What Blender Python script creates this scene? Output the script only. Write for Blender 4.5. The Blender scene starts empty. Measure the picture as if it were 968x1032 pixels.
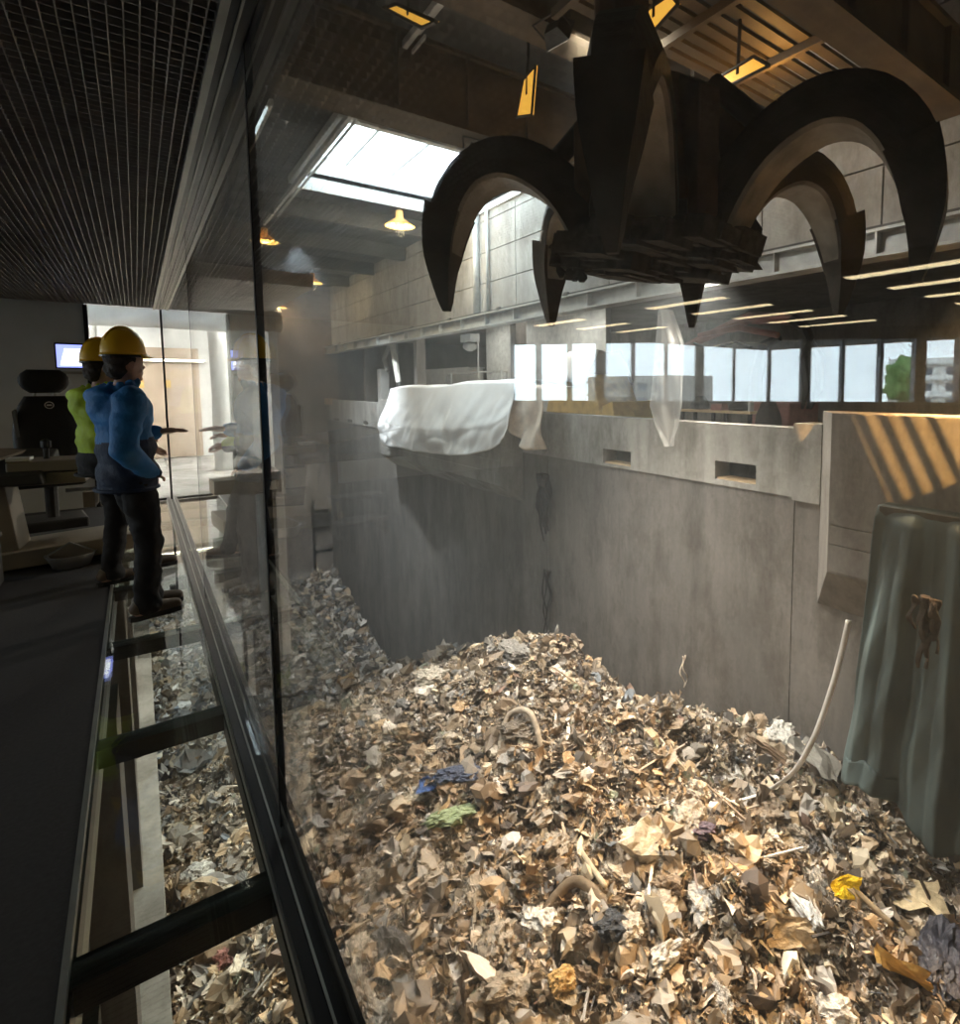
import bpy, bmesh, math, random
import numpy as np
from mathutils import Vector, Matrix

random.seed(7)
RNG = np.random.default_rng(11)
SC = bpy.context.scene
COL = SC.collection
EYE = 1.50                                  # camera height above the control-room floor

# ------------------------------------------------------------------ camera
YAW, PITCH, F, PX, PY = math.radians(38.63), math.radians(4.68), 580.1, 601.9, 438.25
FWD = Vector((math.sin(YAW)*math.cos(PITCH), math.cos(YAW)*math.cos(PITCH), -math.sin(PITCH)))
RIGHT = Vector((math.cos(YAW), -math.sin(YAW), 0))
UP = RIGHT.cross(FWD)
CAM = Vector((0, 0, EYE))
cd = bpy.data.cameras.new('camera'); cam = bpy.data.objects.new('camera', cd); COL.objects.link(cam)
cam.matrix_world = Matrix((RIGHT, UP, -FWD)).transposed().to_4x4()
cam.location = CAM
cd.sensor_fit = 'HORIZONTAL'; cd.sensor_width = 36.0; cd.lens = F/968*36.0
cd.shift_x = -(PX-484)/968; cd.shift_y = -(516-PY)/968
cd.clip_start = 0.02; cd.clip_end = 600
SC.camera = cam

# ------------------------------------------------------------------ sky, exposure, large lights
SKY = 11.0
W = bpy.data.worlds.new('sky'); SC.world = W; W.use_nodes = True
bg = W.node_tree.nodes['Background']; bg.inputs[0].default_value = (0.80, 0.91, 1.0, 1); bg.inputs[1].default_value = SKY
SC.view_settings.view_transform = 'Standard'; SC.view_settings.look = 'None'
SC.view_settings.gamma = 1; SC.view_settings.use_curve_mapping = False
SC.view_settings.exposure = 0.18

def portal(loc, normal, sx, sy):
    l = bpy.data.lights.new('sky_portal', 'AREA'); l.shape = 'RECTANGLE'; l.size = sx; l.size_y = sy
    l.cycles.is_portal = True
    o = bpy.data.objects.new('sky_portal', l); COL.objects.link(o); o.location = loc
    o.rotation_euler = Vector(normal).to_track_quat('-Z', 'Y').to_euler()
def lamp(kind, loc, aim, power, color, size=0.3, angle=100, blend=.6, name='lamp_light'):
    l = bpy.data.lights.new(name, kind); l.energy = power; l.color = color
    if kind == 'SPOT': l.spot_size = math.radians(angle); l.spot_blend = blend; l.shadow_soft_size = size
    elif kind == 'AREA': l.shape = 'DISK'; l.size = size
    else: l.shadow_soft_size = size
    o = bpy.data.objects.new(name, l); COL.objects.link(o); o.location = loc
    if aim is not None: o.rotation_euler = (Vector(aim)-Vector(loc)).to_track_quat('-Z', 'Y').to_euler()
    return o
WARM, SODIUM, NEUTRAL = (1, .80, .55), (1, .52, .14), (1, .93, .83)
ROOF = 8.0+EYE
portal((8.78, 21.5, ROOF+.93), (0, 0, -1), 7.2, 6.3)
portal((2.75, 20.5, ROOF+.42), (0, 0, -1), 1.0, 3.3)

# ------------------------------------------------------------------ pixel helpers (only to work out real positions)
def ray(px, py): return (FWD + RIGHT*((px-PX)/F) - UP*((py-PY)/F))
def atX(px, py, X): d = ray(px, py); return CAM + d*(X/d.x)
def atY(px, py, Y): d = ray(px, py); return CAM + d*(Y/d.y)
def atZ(px, py, Z): d = ray(px, py); return CAM + d*((Z-EYE)/d.z)

# ------------------------------------------------------------------ materials
MATS = {}
def nodes_of(name):
    m = bpy.data.materials.new(name); m.use_nodes = True; nt = m.node_tree
    b = nt.nodes['Principled BSDF']; MATS[name] = m
    return m, nt, b
def mat(name, color, rough=.6, metal=0., var=.25, scale=4., bump=.0, stretch=(1, 1, 1), trans=0., coord='Object', spec=.5, sheen=0):
    m, nt, b = nodes_of(name); N, L = nt.nodes, nt.links
    b.inputs['Roughness'].default_value = rough; b.inputs['Metallic'].default_value = metal
    b.inputs['Specular IOR Level'].default_value = spec
    tc = N.new('ShaderNodeTexCoord'); mp = N.new('ShaderNodeMapping'); mp.inputs['Scale'].default_value = stretch
    L.new(tc.outputs[coord], mp.inputs[0])
    nz = N.new('ShaderNodeTexNoise'); nz.inputs['Scale'].default_value = scale; nz.inputs['Detail'].default_value = 6
    L.new(mp.outputs[0], nz.inputs[0])
    r = N.new('ShaderNodeValToRGB'); e = r.color_ramp.elements
    e[0].position = .3; e[1].position = .72
    e[0].color = (*[c*(1-var) for c in color], 1); e[1].color = (*[min(1, c*(1+var)) for c in color], 1)
    L.new(nz.outputs[0], r.inputs[0]); L.new(r.outputs[0], b.inputs['Base Color'])
    if bump:
        n2 = N.new('ShaderNodeTexNoise'); n2.inputs['Scale'].default_value = scale*5; n2.inputs['Detail'].default_value = 5
        L.new(mp.outputs[0], n2.inputs[0])
        bp = N.new('ShaderNodeBump'); bp.inputs['Strength'].default_value = bump; bp.inputs['Distance'].default_value = .03
        L.new(n2.outputs[0], bp.inputs['Height']); L.new(bp.outputs[0], b.inputs['Normal'])
    return m
def emit(name, color, strength):
    m, nt, b = nodes_of(name); b.inputs['Base Color'].default_value = (*color, 1)
    b.inputs['Emission Color'].default_value = (*color, 1); b.inputs['Emission Strength'].default_value = strength
    return m
def concrete(name, color, streak=.3):
    m, nt, b = nodes_of(name); N, L = nt.nodes, nt.links
    b.inputs['Roughness'].default_value = .88; b.inputs['Specular IOR Level'].default_value = .25
    tc = N.new('ShaderNodeTexCoord')
    def nz(scale, st, det=7, rough=.6):
        mp = N.new('ShaderNodeMapping'); mp.inputs['Scale'].default_value = st; L.new(tc.outputs['Object'], mp.inputs[0])
        n = N.new('ShaderNodeTexNoise'); n.inputs['Scale'].default_value = scale; n.inputs['Detail'].default_value = det
        n.inputs['Roughness'].default_value = rough; L.new(mp.outputs[0], n.inputs[0]); return n.outputs[0]
    a = nz(.30, (1, 1, 1)); s = nz(.9, (1, 1, .16), 6, .7); g = nz(9, (1, 1, 1), 8, .7); d = nz(.9, (1, 1, .5), 10, .8)
    def ramp(src, lo, hi, c0, c1):
        r = N.new('ShaderNodeValToRGB'); r.color_ramp.elements[0].position = lo; r.color_ramp.elements[1].position = hi
        r.color_ramp.elements[0].color = (*c0, 1); r.color_ramp.elements[1].color = (*c1, 1); L.new(src, r.inputs[0]); return r.outputs[0]
    def mul(x, y, f=1.):
        k = N.new('ShaderNodeMix'); k.data_type = 'RGBA'; k.blend_type = 'MULTIPLY'; k.inputs[0].default_value = f
        L.new(x, k.inputs[6]); L.new(y, k.inputs[7]); return k.outputs[2]
    c = ramp(a, .32, .7, [v*.85 for v in color], [min(1, v*1.1) for v in color])
    c = mul(c, ramp(s, .38, .62, (1-streak,)*3, (1.05,)*3))
    c = mul(c, ramp(d, .38, .55, (.60, .57, .54), (1.08,)*3), .8)
    c = mul(c, ramp(g, .3, .7, (.86,)*3, (1.08,)*3))
    L.new(c, b.inputs['Base Color'])
    bp = N.new('ShaderNodeBump'); bp.inputs['Strength'].default_value = .35; bp.inputs['Distance'].default_value = .03
    L.new(g, bp.inputs['Height']); L.new(bp.outputs[0], b.inputs['Normal'])
    return m
def glassmat(name, tint, dirt, dirtcol=(.8, .82, .8)):
    """thin architectural pane: Fresnel mirror + clear transmission + a film of dust"""
    m = bpy.data.materials.new(name); m.use_nodes = True; nt = m.node_tree; N, L = nt.nodes, nt.links
    N.clear(); MATS[name] = m
    out = N.new('ShaderNodeOutputMaterial')
    tr = N.new('ShaderNodeBsdfTransparent'); tr.inputs[0].default_value = (*tint, 1)
    gl = N.new('ShaderNodeBsdfGlossy'); gl.inputs['Roughness'].default_value = 0.0; gl.inputs[0].default_value = (1, 1, 1, 1)
    geo = N.new('ShaderNodeNewGeometry')
    dot = N.new('ShaderNodeVectorMath'); dot.operation = 'DOT_PRODUCT'
    L.new(geo.outputs['Normal'], dot.inputs[0]); L.new(geo.outputs['Incoming'], dot.inputs[1])
    def M(op, a, b=None):
        k = N.new('ShaderNodeMath'); k.operation = op
        for i, v in enumerate((a, b)):
            if v is None: continue
            if isinstance(v, (int, float)): k.inputs[i].default_value = v
            else: L.new(v, k.inputs[i])
        return k.outputs[0]
    c = M('ABSOLUTE', dot.outputs['Value'])
    f = M('ADD', M('MULTIPLY', M('POWER', M('SUBTRACT', 1.0, c), 5.0), .95), .043)
    mx = N.new('ShaderNodeMixShader'); L.new(f, mx.inputs[0]); L.new(tr.outputs[0], mx.inputs[1]); L.new(gl.outputs[0], mx.inputs[2])
    tcn = N.new('ShaderNodeTexCoord'); mp = N.new('ShaderNodeMapping'); mp.inputs['Scale'].default_value = (1, 1.4, .35)
    L.new(tcn.outputs['Object'], mp.inputs[0])
    nz = N.new('ShaderNodeTexNoise'); nz.inputs['Scale'].default_value = 3.5; nz.inputs['Detail'].default_value = 8; nz.inputs['Roughness'].default_value = .7
    L.new(mp.outputs[0], nz.inputs[0])
    mr = N.new('ShaderNodeMapRange'); mr.inputs[1].default_value = .3; mr.inputs[2].default_value = .8
    mr.inputs[3].default_value = dirt*.5; mr.inputs[4].default_value = dirt*1.8; L.new(nz.outputs[0], mr.inputs[0])
    tl = N.new('ShaderNodeBsdfTranslucent'); tl.inputs[0].default_value = (*dirtcol, 1)
    m2 = N.new('ShaderNodeMixShader'); L.new(mr.outputs[0], m2.inputs[0]); L.new(mx.outputs[0], m2.inputs[1]); L.new(tl.outputs[0], m2.inputs[2])
    L.new(m2.outputs[0], out.inputs[0])
    return m
def filmmat(name, color, alpha, rough=.35):
    m, nt, b = nodes_of(name); b.inputs['Base Color'].default_value = (*color, 1); b.inputs['Roughness'].default_value = rough
    N, L = nt.nodes, nt.links
    t = N.new('ShaderNodeBsdfTransparent'); t.inputs[0].default_value = (.95, .95, .95, 1)
    tl = N.new('ShaderNodeBsdfTranslucent'); tl.inputs[0].default_value = (*color, 1)
    a = N.new('ShaderNodeMixShader'); a.inputs[0].default_value = .5; L.new(b.outputs[0], a.inputs[1]); L.new(tl.outputs[0], a.inputs[2])
    k = N.new('ShaderNodeMixShader'); k.inputs[0].default_value = alpha; L.new(t.outputs[0], k.inputs[1]); L.new(a.outputs[0], k.inputs[2])
    L.new(k.outputs[0], nt.nodes['Material Output'].inputs[0])
    return m

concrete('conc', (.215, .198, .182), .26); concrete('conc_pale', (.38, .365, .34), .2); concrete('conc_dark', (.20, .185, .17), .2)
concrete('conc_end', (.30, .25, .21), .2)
mat('steel_grey', (.42, .43, .42), .55, .3, .2, 3, .1); mat('steel_dark', (.045, .042, .04), .5, .5, .4, 5, .1)
mat('roof_dark', (.055, .058, .065), .8, 0, .4, 1.2, .1); mat('girder', (.12, .09, .058), .65, .2, .3, 2, .1)
mat('grab_out', (.055, .043, .035), .55, .35, .5, 3.5, .35); mat('grab_in', (.30, .27, .235), .5, .35, .35, 4, .2)
mat('grab_body', (.14, .08, .048), .6, .3, .6, 3, .3); mat('grime', (.05, .045, .04), .9, 0, .6, 12, .6)
mat('frame_black', (.012, .013, .015), .35, .4, .2, 8); mat('trim_metal', (.33, .34, .32), .4, .7, .15, 6)
mat('floor_dark', (.020, .018, .020), .85, 0, .3, 60, .15); mat('ceil_black', (.006, .006, .007), .95)
mat('grid_grey', (.34, .33, .33), .5, .4, .15, 8); mat('wall_grey', (.55, .59, .62), .85, 0, .06, 3)
mat('wall_room', (.16, .16, .16), .9, 0, .1, 2); mat('plain_ceiling', (.10, .095, .09), .9)
mat('white_paint', (.78, .78, .76), .7, 0, .14, 3, .2); mat('brown_panel', (.42, .33, .25), .6, 0, .15, 2)
mat('window_frame', (.10, .13, .17), .5, .3)
mat('tarp_white', (.86, .86, .86), .65, 0, .05, 2, .15); mat('tarp_beige', (.62, .52, .42), .6, 0, .2, 3, .3)
mat('tarp_green', (.065, .088, .088), .75, 0, .45, 1.6, .5, (1, 1, .4)); mat('rag', (.035, .024, .018), .95, 0, .5, 14, .8)
mat('wood_pale', (.55, .40, .24), .7, 0, .2, 4); mat('yellow_machine', (.60, .40, .13), .5, 0, .2, 3)
mat('red_machine', (.26, .12, .10), .5, .1, .25, 3); mat('white_machine', (.80, .78, .72), .45, 0, .1, 5)
mat('rubber', (.02, .02, .02), .8); mat('box_grey', (.36, .36, .35), .7, 0, .15, 2)
mat('strap', (.80, .79, .76), .6, 0, .06, 9); mat('skin', (.42, .25, .185), .55, 0, .12, 9)
mat('jacket_blue', (.016, .16, .44), .7, 0, .2, 9, .25); mat('jacket_navy', (.008, .022, .060), .75, 0, .2, 9, .25)
mat('trouser', (.006, .006, .008), .85, 0, .2, 10, .15); mat('shoe', (.095, .072, .052), .6, 0, .25, 14)
mat('sole', (.015, .014, .013), .8); mat('helmet', (.78, .46, .02), .35, 0, .06, 3); mat('hair', (.035, .022, .015), .7, 0, .4, 30, .4)
mat('hivis', (.42, .58, .03), .7, 0, .2, 8, .25); mat('chair_black', (.012, .012, .014), .6, 0, .2, 12, .1)
mat('console', (.23, .195, .15), .6, 0, .1, 4); mat('console_dark', (.035, .033, .03), .6, 0, .2, 5)
mat('logo_white', (.7, .7, .7), .5); mat('seat_edge', (.10, .10, .10), .7)
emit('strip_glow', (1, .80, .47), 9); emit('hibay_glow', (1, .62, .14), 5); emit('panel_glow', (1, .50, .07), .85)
emit('screen', (.30, .36, .95), 1.5); emit('screen_white', (.92, .94, 1), 2.3); emit('hall_glow', (1, .93, .8), 4); emit('alcove_glow', (1, .90, .72), 6)
glassmat('glass_wall', (.965, .985, .975), .022); glassmat('glass_floor', (.90, .955, .935), .020)
glassmat('glass_clear', (.97, .99, .99), .002)
filmmat('plastic_film', (.85, .83, .80), .55)

# material for individual pieces of waste: colour is the object's own colour
def objcol(name, rough, var):
    m, nt, b = nodes_of(name); N, L = nt.nodes, nt.links
    b.inputs['Roughness'].default_value = rough
    oi = N.new('ShaderNodeObjectInfo'); tc = N.new('ShaderNodeTexCoord')
    nz = N.new('ShaderNodeTexNoise'); nz.inputs['Scale'].default_value = 3.; nz.inputs['Detail'].default_value = 8
    L.new(tc.outputs['Object'], nz.inputs[0])
    r = N.new('ShaderNodeValToRGB'); r.color_ramp.elements[0].position = .35; r.color_ramp.elements[1].position = .65
    r.color_ramp.elements[0].color = (1-var,)*3+(1,); r.color_ramp.elements[1].color = (1.1,)*3+(1,)
    L.new(nz.outputs[0], r.inputs[0])
    k = N.new('ShaderNodeMix'); k.data_type = 'RGBA'; k.blend_type = 'MULTIPLY'; k.inputs[0].default_value = 1
    L.new(oi.outputs['Color'], k.inputs[6]); L.new(r.outputs[0], k.inputs[7]); L.new(k.outputs[2], b.inputs['Base Color'])
    bp = N.new('ShaderNodeBump'); bp.inputs['Strength'].default_value = .6; bp.inputs['Distance'].default_value = .05
    n2 = N.new('ShaderNodeTexNoise'); n2.inputs['Scale'].default_value = 7; n2.inputs['Detail'].default_value = 6
    L.new(tc.outputs['Object'], n2.inputs[0]); L.new(n2.outputs[0], bp.inputs['Height']); L.new(bp.outputs[0], b.inputs['Normal'])
objcol('waste_bag', .38, .45); objcol('waste_sheet', .75, .3)
m, nt, b = nodes_of('litter'); N, L = nt.nodes, nt.links
at = N.new('ShaderNodeAttribute'); at.attribute_name = 'Col'; L.new(at.outputs['Color'], b.inputs['Base Color'])
b.inputs['Roughness'].default_value = .5

# ------------------------------------------------------------------ mesh builder
class MB:
    def __init__(s): s.v = []; s.f = []; s.m = []
    def add(s, vs, fs, mi=0):
        o = len(s.v); s.v += [tuple(v) for v in vs]; s.f += [tuple(i+o for i in f) for f in fs]; s.m += [mi]*len(fs); return s
    def box(s, x0, x1, y0, y1, z0, z1, mi=0):
        return s.add([(x, y, z) for x in (x0, x1) for y in (y0, y1) for z in (z0, z1)],
                     [(0, 1, 3, 2), (4, 6, 7, 5), (0, 4, 5, 1), (2, 3, 7, 6), (0, 2, 6, 4), (1, 5, 7, 3)], mi)
    def obox(s, c, ax, ay, az, mi=0):
        c, ax, ay, az = map(Vector, (c, ax, ay, az))
        return s.add([c+ax*i+ay*j+az*k for i in (-1, 1) for j in (-1, 1) for k in (-1, 1)],
                     [(0, 1, 3, 2), (4, 6, 7, 5), (0, 4, 5, 1), (2, 3, 7, 6), (0, 2, 6, 4), (1, 5, 7, 3)], mi)
    def hexa(s, lo, hi, mi=0):
        n = len(lo); return s.add(list(lo)+list(hi), [tuple(range(n))[::-1], tuple(range(n, 2*n))]+[(i, (i+1) % n, n+(i+1) % n, n+i) for i in range(n)], mi)
    def rings(s, rs, closed=True, cap=True, mi=0):
        n = len(rs[0]); vs = [p for r in rs for p in r]; fs = []
        for k in range(len(rs)-1):
            for i in range(n if closed else n-1):
                j = (i+1) % n; fs.append((k*n+i, k*n+j, (k+1)*n+j, (k+1)*n+i))
        if cap and closed: fs += [tuple(range(n))[::-1], tuple((len(rs)-1)*n+i for i in range(n))]
        return s.add(vs, fs, mi)
    def tube(s, pts, r, n=8, mi=0):
        pts = [Vector(p) for p in pts]; rr = r if hasattr(r, '__len__') else [r]*len(pts); rs = []
        ref = None
        for i, p in enumerate(pts):
            t = (pts[min(i+1, len(pts)-1)]-pts[max(i-1, 0)]).normalized()
            if ref is None: ref = Vector((0, 0, 1)) if abs(t.z) < .9 else Vector((1, 0, 0))
            u = (ref - t*ref.dot(t)).normalized(); w = t.cross(u); ref = u
            rs.append([p+(u*math.cos(a)+w*math.sin(a))*rr[i] for a in [2*math.pi*k/n for k in range(n)]])
        return s.rings(rs, mi=mi)
    def lathe(s, prof, c=(0, 0, 0), n=24, mi=0, cap=True):
        return s.rings([[(c[0]+r*math.cos(a), c[1]+r*math.sin(a), c[2]+z) for a in [2*math.pi*k/n for k in range(n)]] for r, z in prof], mi=mi, cap=cap)
    def grid(s, fn, nu, nv, mi=0, thick=0.):
        vs = [fn(i/nu, j/nv) for i in range(nu+1) for j in range(nv+1)]; w = nv+1
        return s.add(vs, [(i*w+j, (i+1)*w+j, (i+1)*w+j+1, i*w+j+1) for i in range(nu) for j in range(nv)], mi)
    def build(s, name, mats, parent=None, smooth=False, bevel=0, solid=0, origin=None):
        me = bpy.data.meshes.new(name); me.from_pydata(s.v, [], s.f)
        for x in (mats if isinstance(mats, (list, tuple)) else [mats]): me.materials.append(MATS[x])
        if any(s.m): me.polygons.foreach_set('material_index', s.m)
        bm = bmesh.new(); bm.from_mesh(me); bmesh.ops.recalc_face_normals(bm, faces=bm.faces)
        if origin is not None: bmesh.ops.translate(bm, verts=bm.verts, vec=-Vector(origin))
        bm.to_mesh(me); bm.free()
        if smooth: me.polygons.foreach_set('use_smooth', [True]*len(me.polygons))
        o = bpy.data.objects.new(name, me); COL.objects.link(o)
        if origin is not None: o.location = origin
        if parent is not None:
            o.parent = parent
            if origin is None and parent.location.length > 0: pass
        if bevel:
            k = o.modifiers.new('bevel', 'BEVEL'); k.width = bevel; k.segments = 2; k.limit_method = 'ANGLE'
        if solid:
            k = o.modifiers.new('solid', 'SOLIDIFY'); k.thickness = solid; k.offset = 0
        return o
def tag(o, label=None, cat=None, group=None, kind=None):
    for k, v in (('label', label), ('category', cat), ('group', group), ('kind', kind)):
        if v: o[k] = v
    return o
def empty(name, label, cat, loc=(0, 0, 0), rz=0, group=None):
    o = bpy.data.objects.new(name, None); COL.objects.link(o); o.location = loc; o.rotation_euler[2] = rz; o.empty_display_size = .1
    return tag(o, label, cat, group)
def struct(name, mb, m, label=None, parent=None, **k):
    o = mb.build(name, m, parent, **k)
    if parent is None: tag(o, label, None, None, 'structure')
    return o
def local(mb, loc):   # shift a world-space builder into the frame of a parent standing (unrotated) at loc
    mb.v = [(x-loc[0], y-loc[1], z-loc[2]) for x, y, z in mb.v]; return mb
def copy_tree(o, parent=None):
    c = o.copy(); COL.objects.link(c); c.parent = parent
    for ch in list(o.children): copy_tree(ch, c)
    return c

# value noise
_T = RNG.random((64, 64, 64))
def vnoise(x, y, z=0.):
    x = np.asarray(x, float); y = np.asarray(y, float); z = np.broadcast_to(np.asarray(z, float), x.shape)
    xi, yi, zi = np.floor(x).astype(int), np.floor(y).astype(int), np.floor(z).astype(int)
    fx, fy, fz = x-xi, y-yi, z-zi
    fx, fy, fz = [t*t*(3-2*t) for t in (fx, fy, fz)]
    g = lambda a, b, c: _T[(xi+a) % 64, (yi+b) % 64, (zi+c) % 64]
    r = 0
    for a in (0, 1):
        for b_ in (0, 1):
            for c in (0, 1):
                r = r + g(a, b_, c)*(fx if a else 1-fx)*(fy if b_ else 1-fy)*(fz if c else 1-fz)
    return r*2-1
def fbm(x, y, z=0., o=4):
    r = 0; a = 1
    for _ in range(o): r = r+a*vnoise(x, y, z); x = np.asarray(x)*2.03+7; y = np.asarray(y)*2.03+3; z = np.asarray(z)*2.03+5; a *= .5
    return r

# ================================================================== BUNKER SHELL
GXW = .314; CE = 2.52; EWY = 9.57; FE = -.215   # glass wall, ceiling height, end wall, edge of the glass floor
WX = 12.0                                   # face of the far concrete wall
def ZR(rel): return rel+EYE
JOINT = ZR(-2.57); PTOP = ZR(-.94); BEAM0, BEAM1 = ZR(2.65), ZR(3.22)
PIT = ZR(-21)
YB, YE = -6.0, 49.8

wf = bpy.data.objects.new('wall_far', None); COL.objects.link(wf); tag(wf, 'tall stained concrete wall of the waste pit below the tipping openings', None, None, 'structure')
brk = [YB, 7.55, 17.98, 27, 38, YE]
for a, b_ in zip(brk, brk[1:]):
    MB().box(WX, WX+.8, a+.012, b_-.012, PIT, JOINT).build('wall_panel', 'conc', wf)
# parapet blocks with slots
wp = bpy.data.objects.new('wall_parapet', None); COL.objects.link(wp); tag(wp, 'concrete parapet with rectangular slots along the tipping edge', None, None, 'structure')
def slab_with_holes(name, y0, y1, z0, z1, x0, x1, holes, m, parent):
    ys = sorted({y0, y1, *[h[0] for h in holes], *[h[1] for h in holes]}); zs = sorted({z0, z1, *[h[2] for h in holes], *[h[3] for h in holes]})
    mb = MB()
    for a, b_ in zip(ys, ys[1:]):
        for c, d in zip(zs, zs[1:]):
            if any(h[0] <= a and b_ <= h[1] and h[2] <= c and d <= h[3] for h in holes): continue
            mb.box(x0, x1, a, b_, c, d)
    return mb.build(name, m, parent)
def slot(px0, px1, py0, py1):
    p, q = atX(px0, py0, WX-.06), atX(px1, py1, WX-.06); zc = sorted((p.z, q.z)); return (min(p.y, q.y), max(p.y, q.y), max(zc[0], JOINT+.05), min(zc[1], PTOP-.25))
holes = [slot(608, 636, 452, 471), slot(721, 762, 464, 489)]
smalls = [slot(337, 342, 421, 427), slot(350, 355, 422, 429), slot(366, 371, 424, 432)]
slab_with_holes('parapet_block', 7.57, 17.96, JOINT+.01, PTOP, WX-.06, WX+.55, holes, 'conc_pale', wp)
slab_with_holes('parapet_block', 17.98, 33.5, JOINT+.01, PTOP, WX-.06, WX+.55, [slot(547, 553, 445, 456)], 'conc_pale', wp)
slab_with_holes('parapet_block', 33.52, YE, JOINT+.01, PTOP, WX-.06, WX+.55, smalls, 'conc_pale', wp)
MB().box(WX-.12, WX+.6, 6.85, 7.55, JOINT-.05, PTOP+.12).build('parapet_end_post', 'conc_pale', wp)
MB().box(WX-.06, WX+.55, YB, 6.83, JOINT, PTOP).build('parapet_block', 'conc', wp)
# timber sills in the slots and a warm lit strip behind
for h in holes:
    tag(MB().box(WX+.02, WX+.5, h[0]+.02, h[1]-.02, h[2], h[2]+.05).build('slot_sill', 'wood_pale', wp), 'pale timber sill in the parapet slot')

# crane rail beam: flanges, web, stiffeners
rb = empty('crane_rail_beam', 'long grey steel I-beam running above the tipping openings', 'steel beam', (WX+.2, 0, BEAM0))
o0 = rb.location
local(MB().box(WX-.12, WX+.42, YB, YE, BEAM0, BEAM0+.06), o0).build('bottom_flange', 'steel_grey', rb)
local(MB().box(WX-.12, WX+.42, YB, YE, BEAM1-.06, BEAM1), o0).build('top_flange', 'steel_grey', rb)
local(MB().box(WX+.10, WX+.18, YB, YE, BEAM0, BEAM1), o0).build('web', 'steel_grey', rb)
local(MB().box(WX+.02, WX+.12, YB, YE, BEAM1, BEAM1+.09), o0).build('rail', 'steel_dark', rb)
for y in np.arange(1, 49, 2.4): local(MB().box(WX-.10, WX+.10, y, y+.04, BEAM0+.06, BEAM1-.06), o0).build('stiffener', 'steel_grey', rb)
for y in np.arange(2.1, 49, 4.8): local(MB().box(WX-.14, WX-.05, y, y+.25, BEAM1-.02, BEAM1+.10), o0).build('rail_clip', 'steel_dark', rb)

# upper wall built of concrete panels
wu = bpy.data.objects.new('wall_upper', None); COL.objects.link(wu); tag(wu, 'pale concrete panel wall above the crane rail beam', None, None, 'structure')
for i, y in enumerate(np.arange(YB, YE, 3.0)):
    for j, z in enumerate(np.arange(BEAM1+.1, ROOF+1.4, 1.35)):
        MB().box(WX+.5, WX+.9, y+.02, min(y+3.0, YE)-.02, z+.02, z+1.33).build('wall_panel', 'conc_pale', wu)
MB().box(WX+.9, WX+1.0, YB, YE, BEAM1, ROOF+1.5).build('wall_backing', 'conc_dark', wu)
for px in (479, 490):
    p = atX(px, 290, WX+.3)
    tag(MB().tube([(WX+.38, p.y, BEAM1), (WX+.38, p.y, ROOF)], .16 if px == 479 else .07, 10).build('conduit_pipe', 'steel_grey', None, True),
        'thick grey vertical pipe on the upper wall left of the claws' if px == 479 else 'thin grey conduit beside the thick pipe on the upper wall', 'pipe', 'pipes on the upper wall')

# end walls, near wall, roof with skylight
struct('wall_end', MB().box(-.6, 10.7, YE, YE+.5, PIT, ROOF+1.5).box(10.7, WX+.9, YE, YE+.5, ZR(-10), ROOF+1.5).box(10.7, WX+.9, YE, YE+.5, PIT, ZR(-13.2)).box(10.6, WX+.9, YE+2, YE+2.2, PIT, ZR(-9)).box(10.5, 10.7, YE, YE+2, PIT, ZR(-9)).box(10.5, WX+1.1, YE, YE+2.2, ZR(-10), ZR(-9.8)).box(WX+.85, WX+1.1, YE, YE+2.2, PIT, ZR(-9.8)).box(10.5, WX+1.1, YE, YE+2.2, ZR(-13.4), ZR(-13.2)), 'conc_end', 'brownish far end wall of the waste pit')
struct('wall_start', MB().box(-.6, 28, YB-.5, YB, PIT, ROOF+1.5), 'conc_dark', 'dark end wall of the pit beside the camera')
wn = struct('wall_near', MB().box(-.9, -.40, YB, YE, PIT, -.32).box(.0, .50, 15.8, YE, -.32, ROOF), 'conc_dark', 'concrete wall of the pit underneath the control room')
struct('trim_1', MB().box(-.35, -.03, YB, YE, -3.9, -3.1).box(-.35, -.12, YB, YE, -5.6, -5.2), 'conc_pale', 'pale concrete ledge seen through the glass floor')
for y in np.arange(-.7, 9.8, 2.4):
    MB().box(-.36, -.18, y, y+.5, -10, -.35).build('pier', 'conc', wn)
struct('wall_over_glass', MB().box(.36, .50, YB, 15.8, CE+.3, ROOF), 'roof_dark', 'dark wall above the control room glass')
S0, S1, T0, T1 = 5.17, 12.4, 18.3, 24.7
roof = MB()
for a in ((-.6, S0, YB, 18.8), (-.6, 2.2, 18.8, 22.2), (3.3, S0, 18.8, 22.2), (-.6, S0, 22.2, YE), (S0, WX+1, YB, T0), (S0, WX+1, T1, YE), (S1, WX+1, T0, T1)):
    roof.box(*a, ROOF, ROOF+.25)
roof = struct('roof', roof, 'roof_dark', 'dark roof deck over the waste pit')
sk = struct('window_1', MB().box(S0-.25, S0, T0-.25, T1+.25, ROOF-.25, ROOF+.93).box(S1, S1+.25, T0-.25, T1+.25, ROOF-.25, ROOF+.93)
            .box(S0, S1, T1, T1+.25, ROOF-.25, ROOF+.93).box(S0, S1, T0-.25, T0, ROOF-.25, ROOF+.93), 'white_paint', 'large rectangular skylight in the pit roof')
for x in np.linspace(S0, S1, 5)[1:-1]: MB().box(x-.035, x+.035, T0, T1, ROOF+.80, ROOF+.89).build('glazing_bar', 'white_paint', sk)
MB().box(S0-.06, S1+.06, T1-.02, T1+.06, ROOF-.42, ROOF+.06).box(S0-.06, S0+.02, 9, T1+.8, ROOF-.42, ROOF-.25).box(S0-.34, S0-.24, 9, 30, ROOF-.75, ROOF-.60).box(S0-.14, S0-.10, 12, 28, ROOF-.8, ROOF-.72).build('skylight_rail', 'white_paint', sk)
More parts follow.
